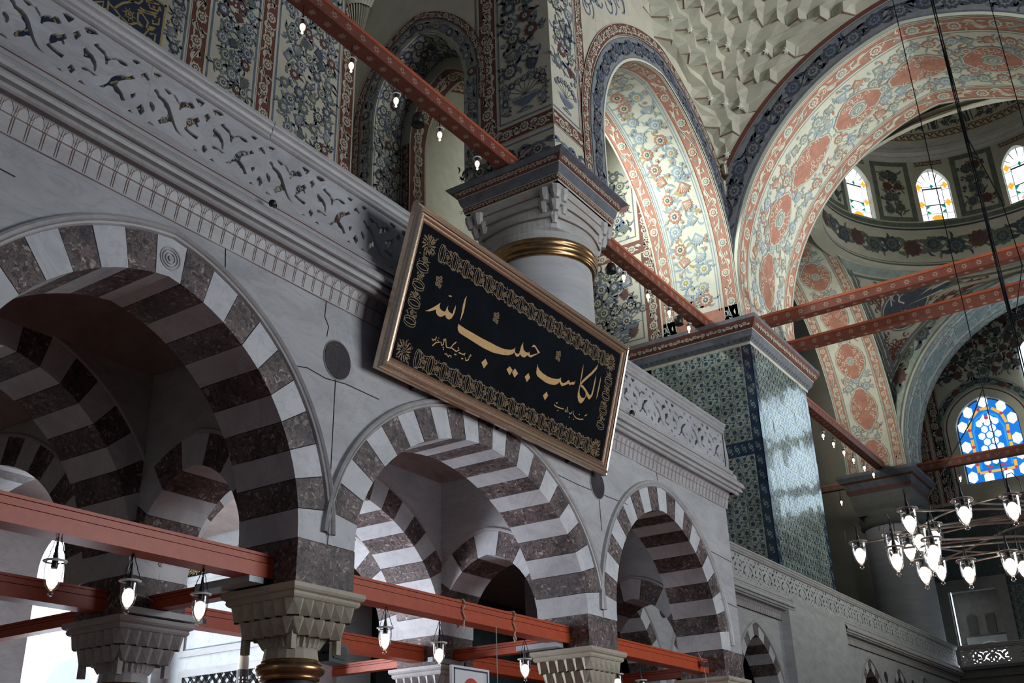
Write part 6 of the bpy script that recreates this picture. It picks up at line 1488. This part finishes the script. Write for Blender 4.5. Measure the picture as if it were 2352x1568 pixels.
for R_, z in ((1.55, -.24),):
    m = MB(); m.tube([(R_ * cos(2 * pi * t / 48), R_ * sin(2 * pi * t / 48), z + .0) for t in range(49)], .011, 'steel', 6); m.build('hoop', ch)
m = MB(); m.lathe([(.001, -.3), (.05, -.28), (.06, -.1), (.03, 0), (.02, .2), (.001, .22)], (0, 0, 0), 'steel', 14); m.build('hub', ch, smooth=True)
def cable(label, pts, r, k='iron'):
    m = MB(); m.tube(pts, r, k, 6); return tag(m.build('cable'), label, 'cable', 'cables of the chandelier')
bund = thing('cable_bundle', 'thick twisted bundle of black cables hanging from the dome', 'cable', (13.2, 1.27, 5.0))
for k in range(4):
    m = MB(); m.tube([(.018 * cos(z * (.55 + .07 * k) + k * 1.57), .018 * sin(z * .6 + k * 1.57), z) for z in [i * 30.95 / 90 for i in range(91)]], .008, 'iron', 5); m.build('strand', bund)
cable('thin vertical cable left of the thick bundle', [(11.70, 1.56, 4.6), (11.72, 1.58, 12), (11.70, 1.63, 35.9)], .006)
cable('thin vertical cable at the far right edge', [(14.4, .62, 5.0), (14.4, .62, 20), (14.4, .84, 35.9)], .007)
for nm, pts in (('stay_cable', [(0, 0, 2.1), (-.5, .63, .7), (-1.0, 1.18, -.24)]), ('slack_loop', [(0, -.02, 4.7), (.05, -.22, 3.7), (0, -.27, 2.7), (0, -.07, 2.1), (-.1, -.17, 1.1), (0, -.37, .1)])):
    m = MB(); m.tube(pts, .008, 'iron', 5); m.build(nm, bund)

# ================================================================== small things of the lower arcade
t = thing('sign_board', 'white hanging sign with dark blue border and red disc at the bottom edge', 'sign', (11.75, 8.5, 2.7))
m = MB(); m.box(-.42, .42, -.02, .02, 0, .75, 'white_paint'); m.build('board', t)
m = MB()
for a, b, c, d_ in ((-.38, .38, .70, .72), (-.38, .38, .03, .05), (-.38, -.36, .03, .72), (.36, .38, .03, .72)): m.box(a, b, -.024, -.02, c, d_, 'sign_blue')
m.build('border', t)
m = MB(); disc(m, (0, .42), .19, .19, -.026, -.02, 'sign_red', 36); m.build('red_disc', t)
t = thing('floodlight', 'black floodlight clamped beside the left front capital', 'floodlight', (9.42, 8.8, 3.42))
m = MB(); bmq = [(-.16, -.10), (.12, -.12), (.17, -.07), (.17, .07), (.12, .12), (-.16, .10)]; m.prism(bmq, lambda u, v, d: (u, d, v), -.1, .1, 'black_plastic'); m.build('housing', t)
m = MB(); m.prism([(u * .7 + .02, v * .6) for u, v in bmq], lambda u, v, d: (u, d, v), -.112, -.10, 'iron'); m.build('lens_panel', t)
m = MB(); m.tube([(-.16, 0, .0), (-.34, -.05, .02), (-.62, -.3, .04)], .015, 'iron', 6); m.build('bracket', t)
t = thing('security_camera', 'small grey security camera at the right end of the right beam', 'camera', (18.75, 8.22, 4.12))
m = MB(); m.lathe([(.001, -.09), (.05, -.09), (.056, -.08), (.056, .07), (.04, .09), (.001, .09)], (0, 0, 0), 'grey_metal', 16); o = m.build('body', t, smooth=True); o.rotation_euler = (pi / 2 + .25, 0, -.5)
m = MB(); m.lathe([(.001, -.096), (.047, -.096), (.05, -.088)], (0, 0, 0), 'black_plastic', 16); o = m.build('lens', t); o.rotation_euler = (pi / 2 + .25 + pi, 0, -.5)
m = MB(); m.tube([(0, .03, .05), (-.03, .06, .14), (-.05, .08, .2)], .01, 'grey_metal', 6); m.build('mount', t)
m = MB(); m.tube([(0, .02, -.05), (.02, .0, -.2), (.03, .02, -.5), (.02, .05, -.9)], .006, 'cable_white', 5); m.build('lead', t)
t = thing('tall_candle', 'tall decorated candle pillar in front of the bright portal', 'candle', (13.0, 14.2, 0))
m = MB(); m.lathe([(.10, 0), (.10, 4.05), (.09, 4.06)], (0, 0, 0), 'porphyry', 16); m.build('sleeve', t)
m = MB()
for k in range(61):
    for a in (3.5, 4.1, 4.7, 5.3): m.box(.1 * cos(a) - .008, .1 * cos(a) + .008, .1 * sin(a) - .008, .1 * sin(a) + .008, .3 + k * .06, .33 + k * .06, 'white_paint')
tag(m.build('inlay_dots', t), 'pale inlay dots', kind='stuff')
m = MB(); m.lathe([(.095, 4.05), (.09, 4.25), (.05, 4.38), (.01, 4.48), (.001, 4.5)], (0, 0, 0), 'marble_old', 16); m.build('wax_top', t, smooth=True)
for i, pts in enumerate(([(14.02, 8.7, 4.0), (14.05, 8.62, 4.08), (14.1, 8.6, 4.12), (14.05, 8.75, 4.04)], [(7.9, 10.76, 4.2), (8.2, 10.74, 4.16), (8.5, 10.72, 4.06), (8.6, 10.72, 4.015)])):
    m = MB(); m.tube(pts, .006, 'cable_white', 5); tag(m.build('wire'), ('thin wires curling on the grey tray of the middle capital', 'thin wire curling down onto the shaded inner capital')[i], 'wire')
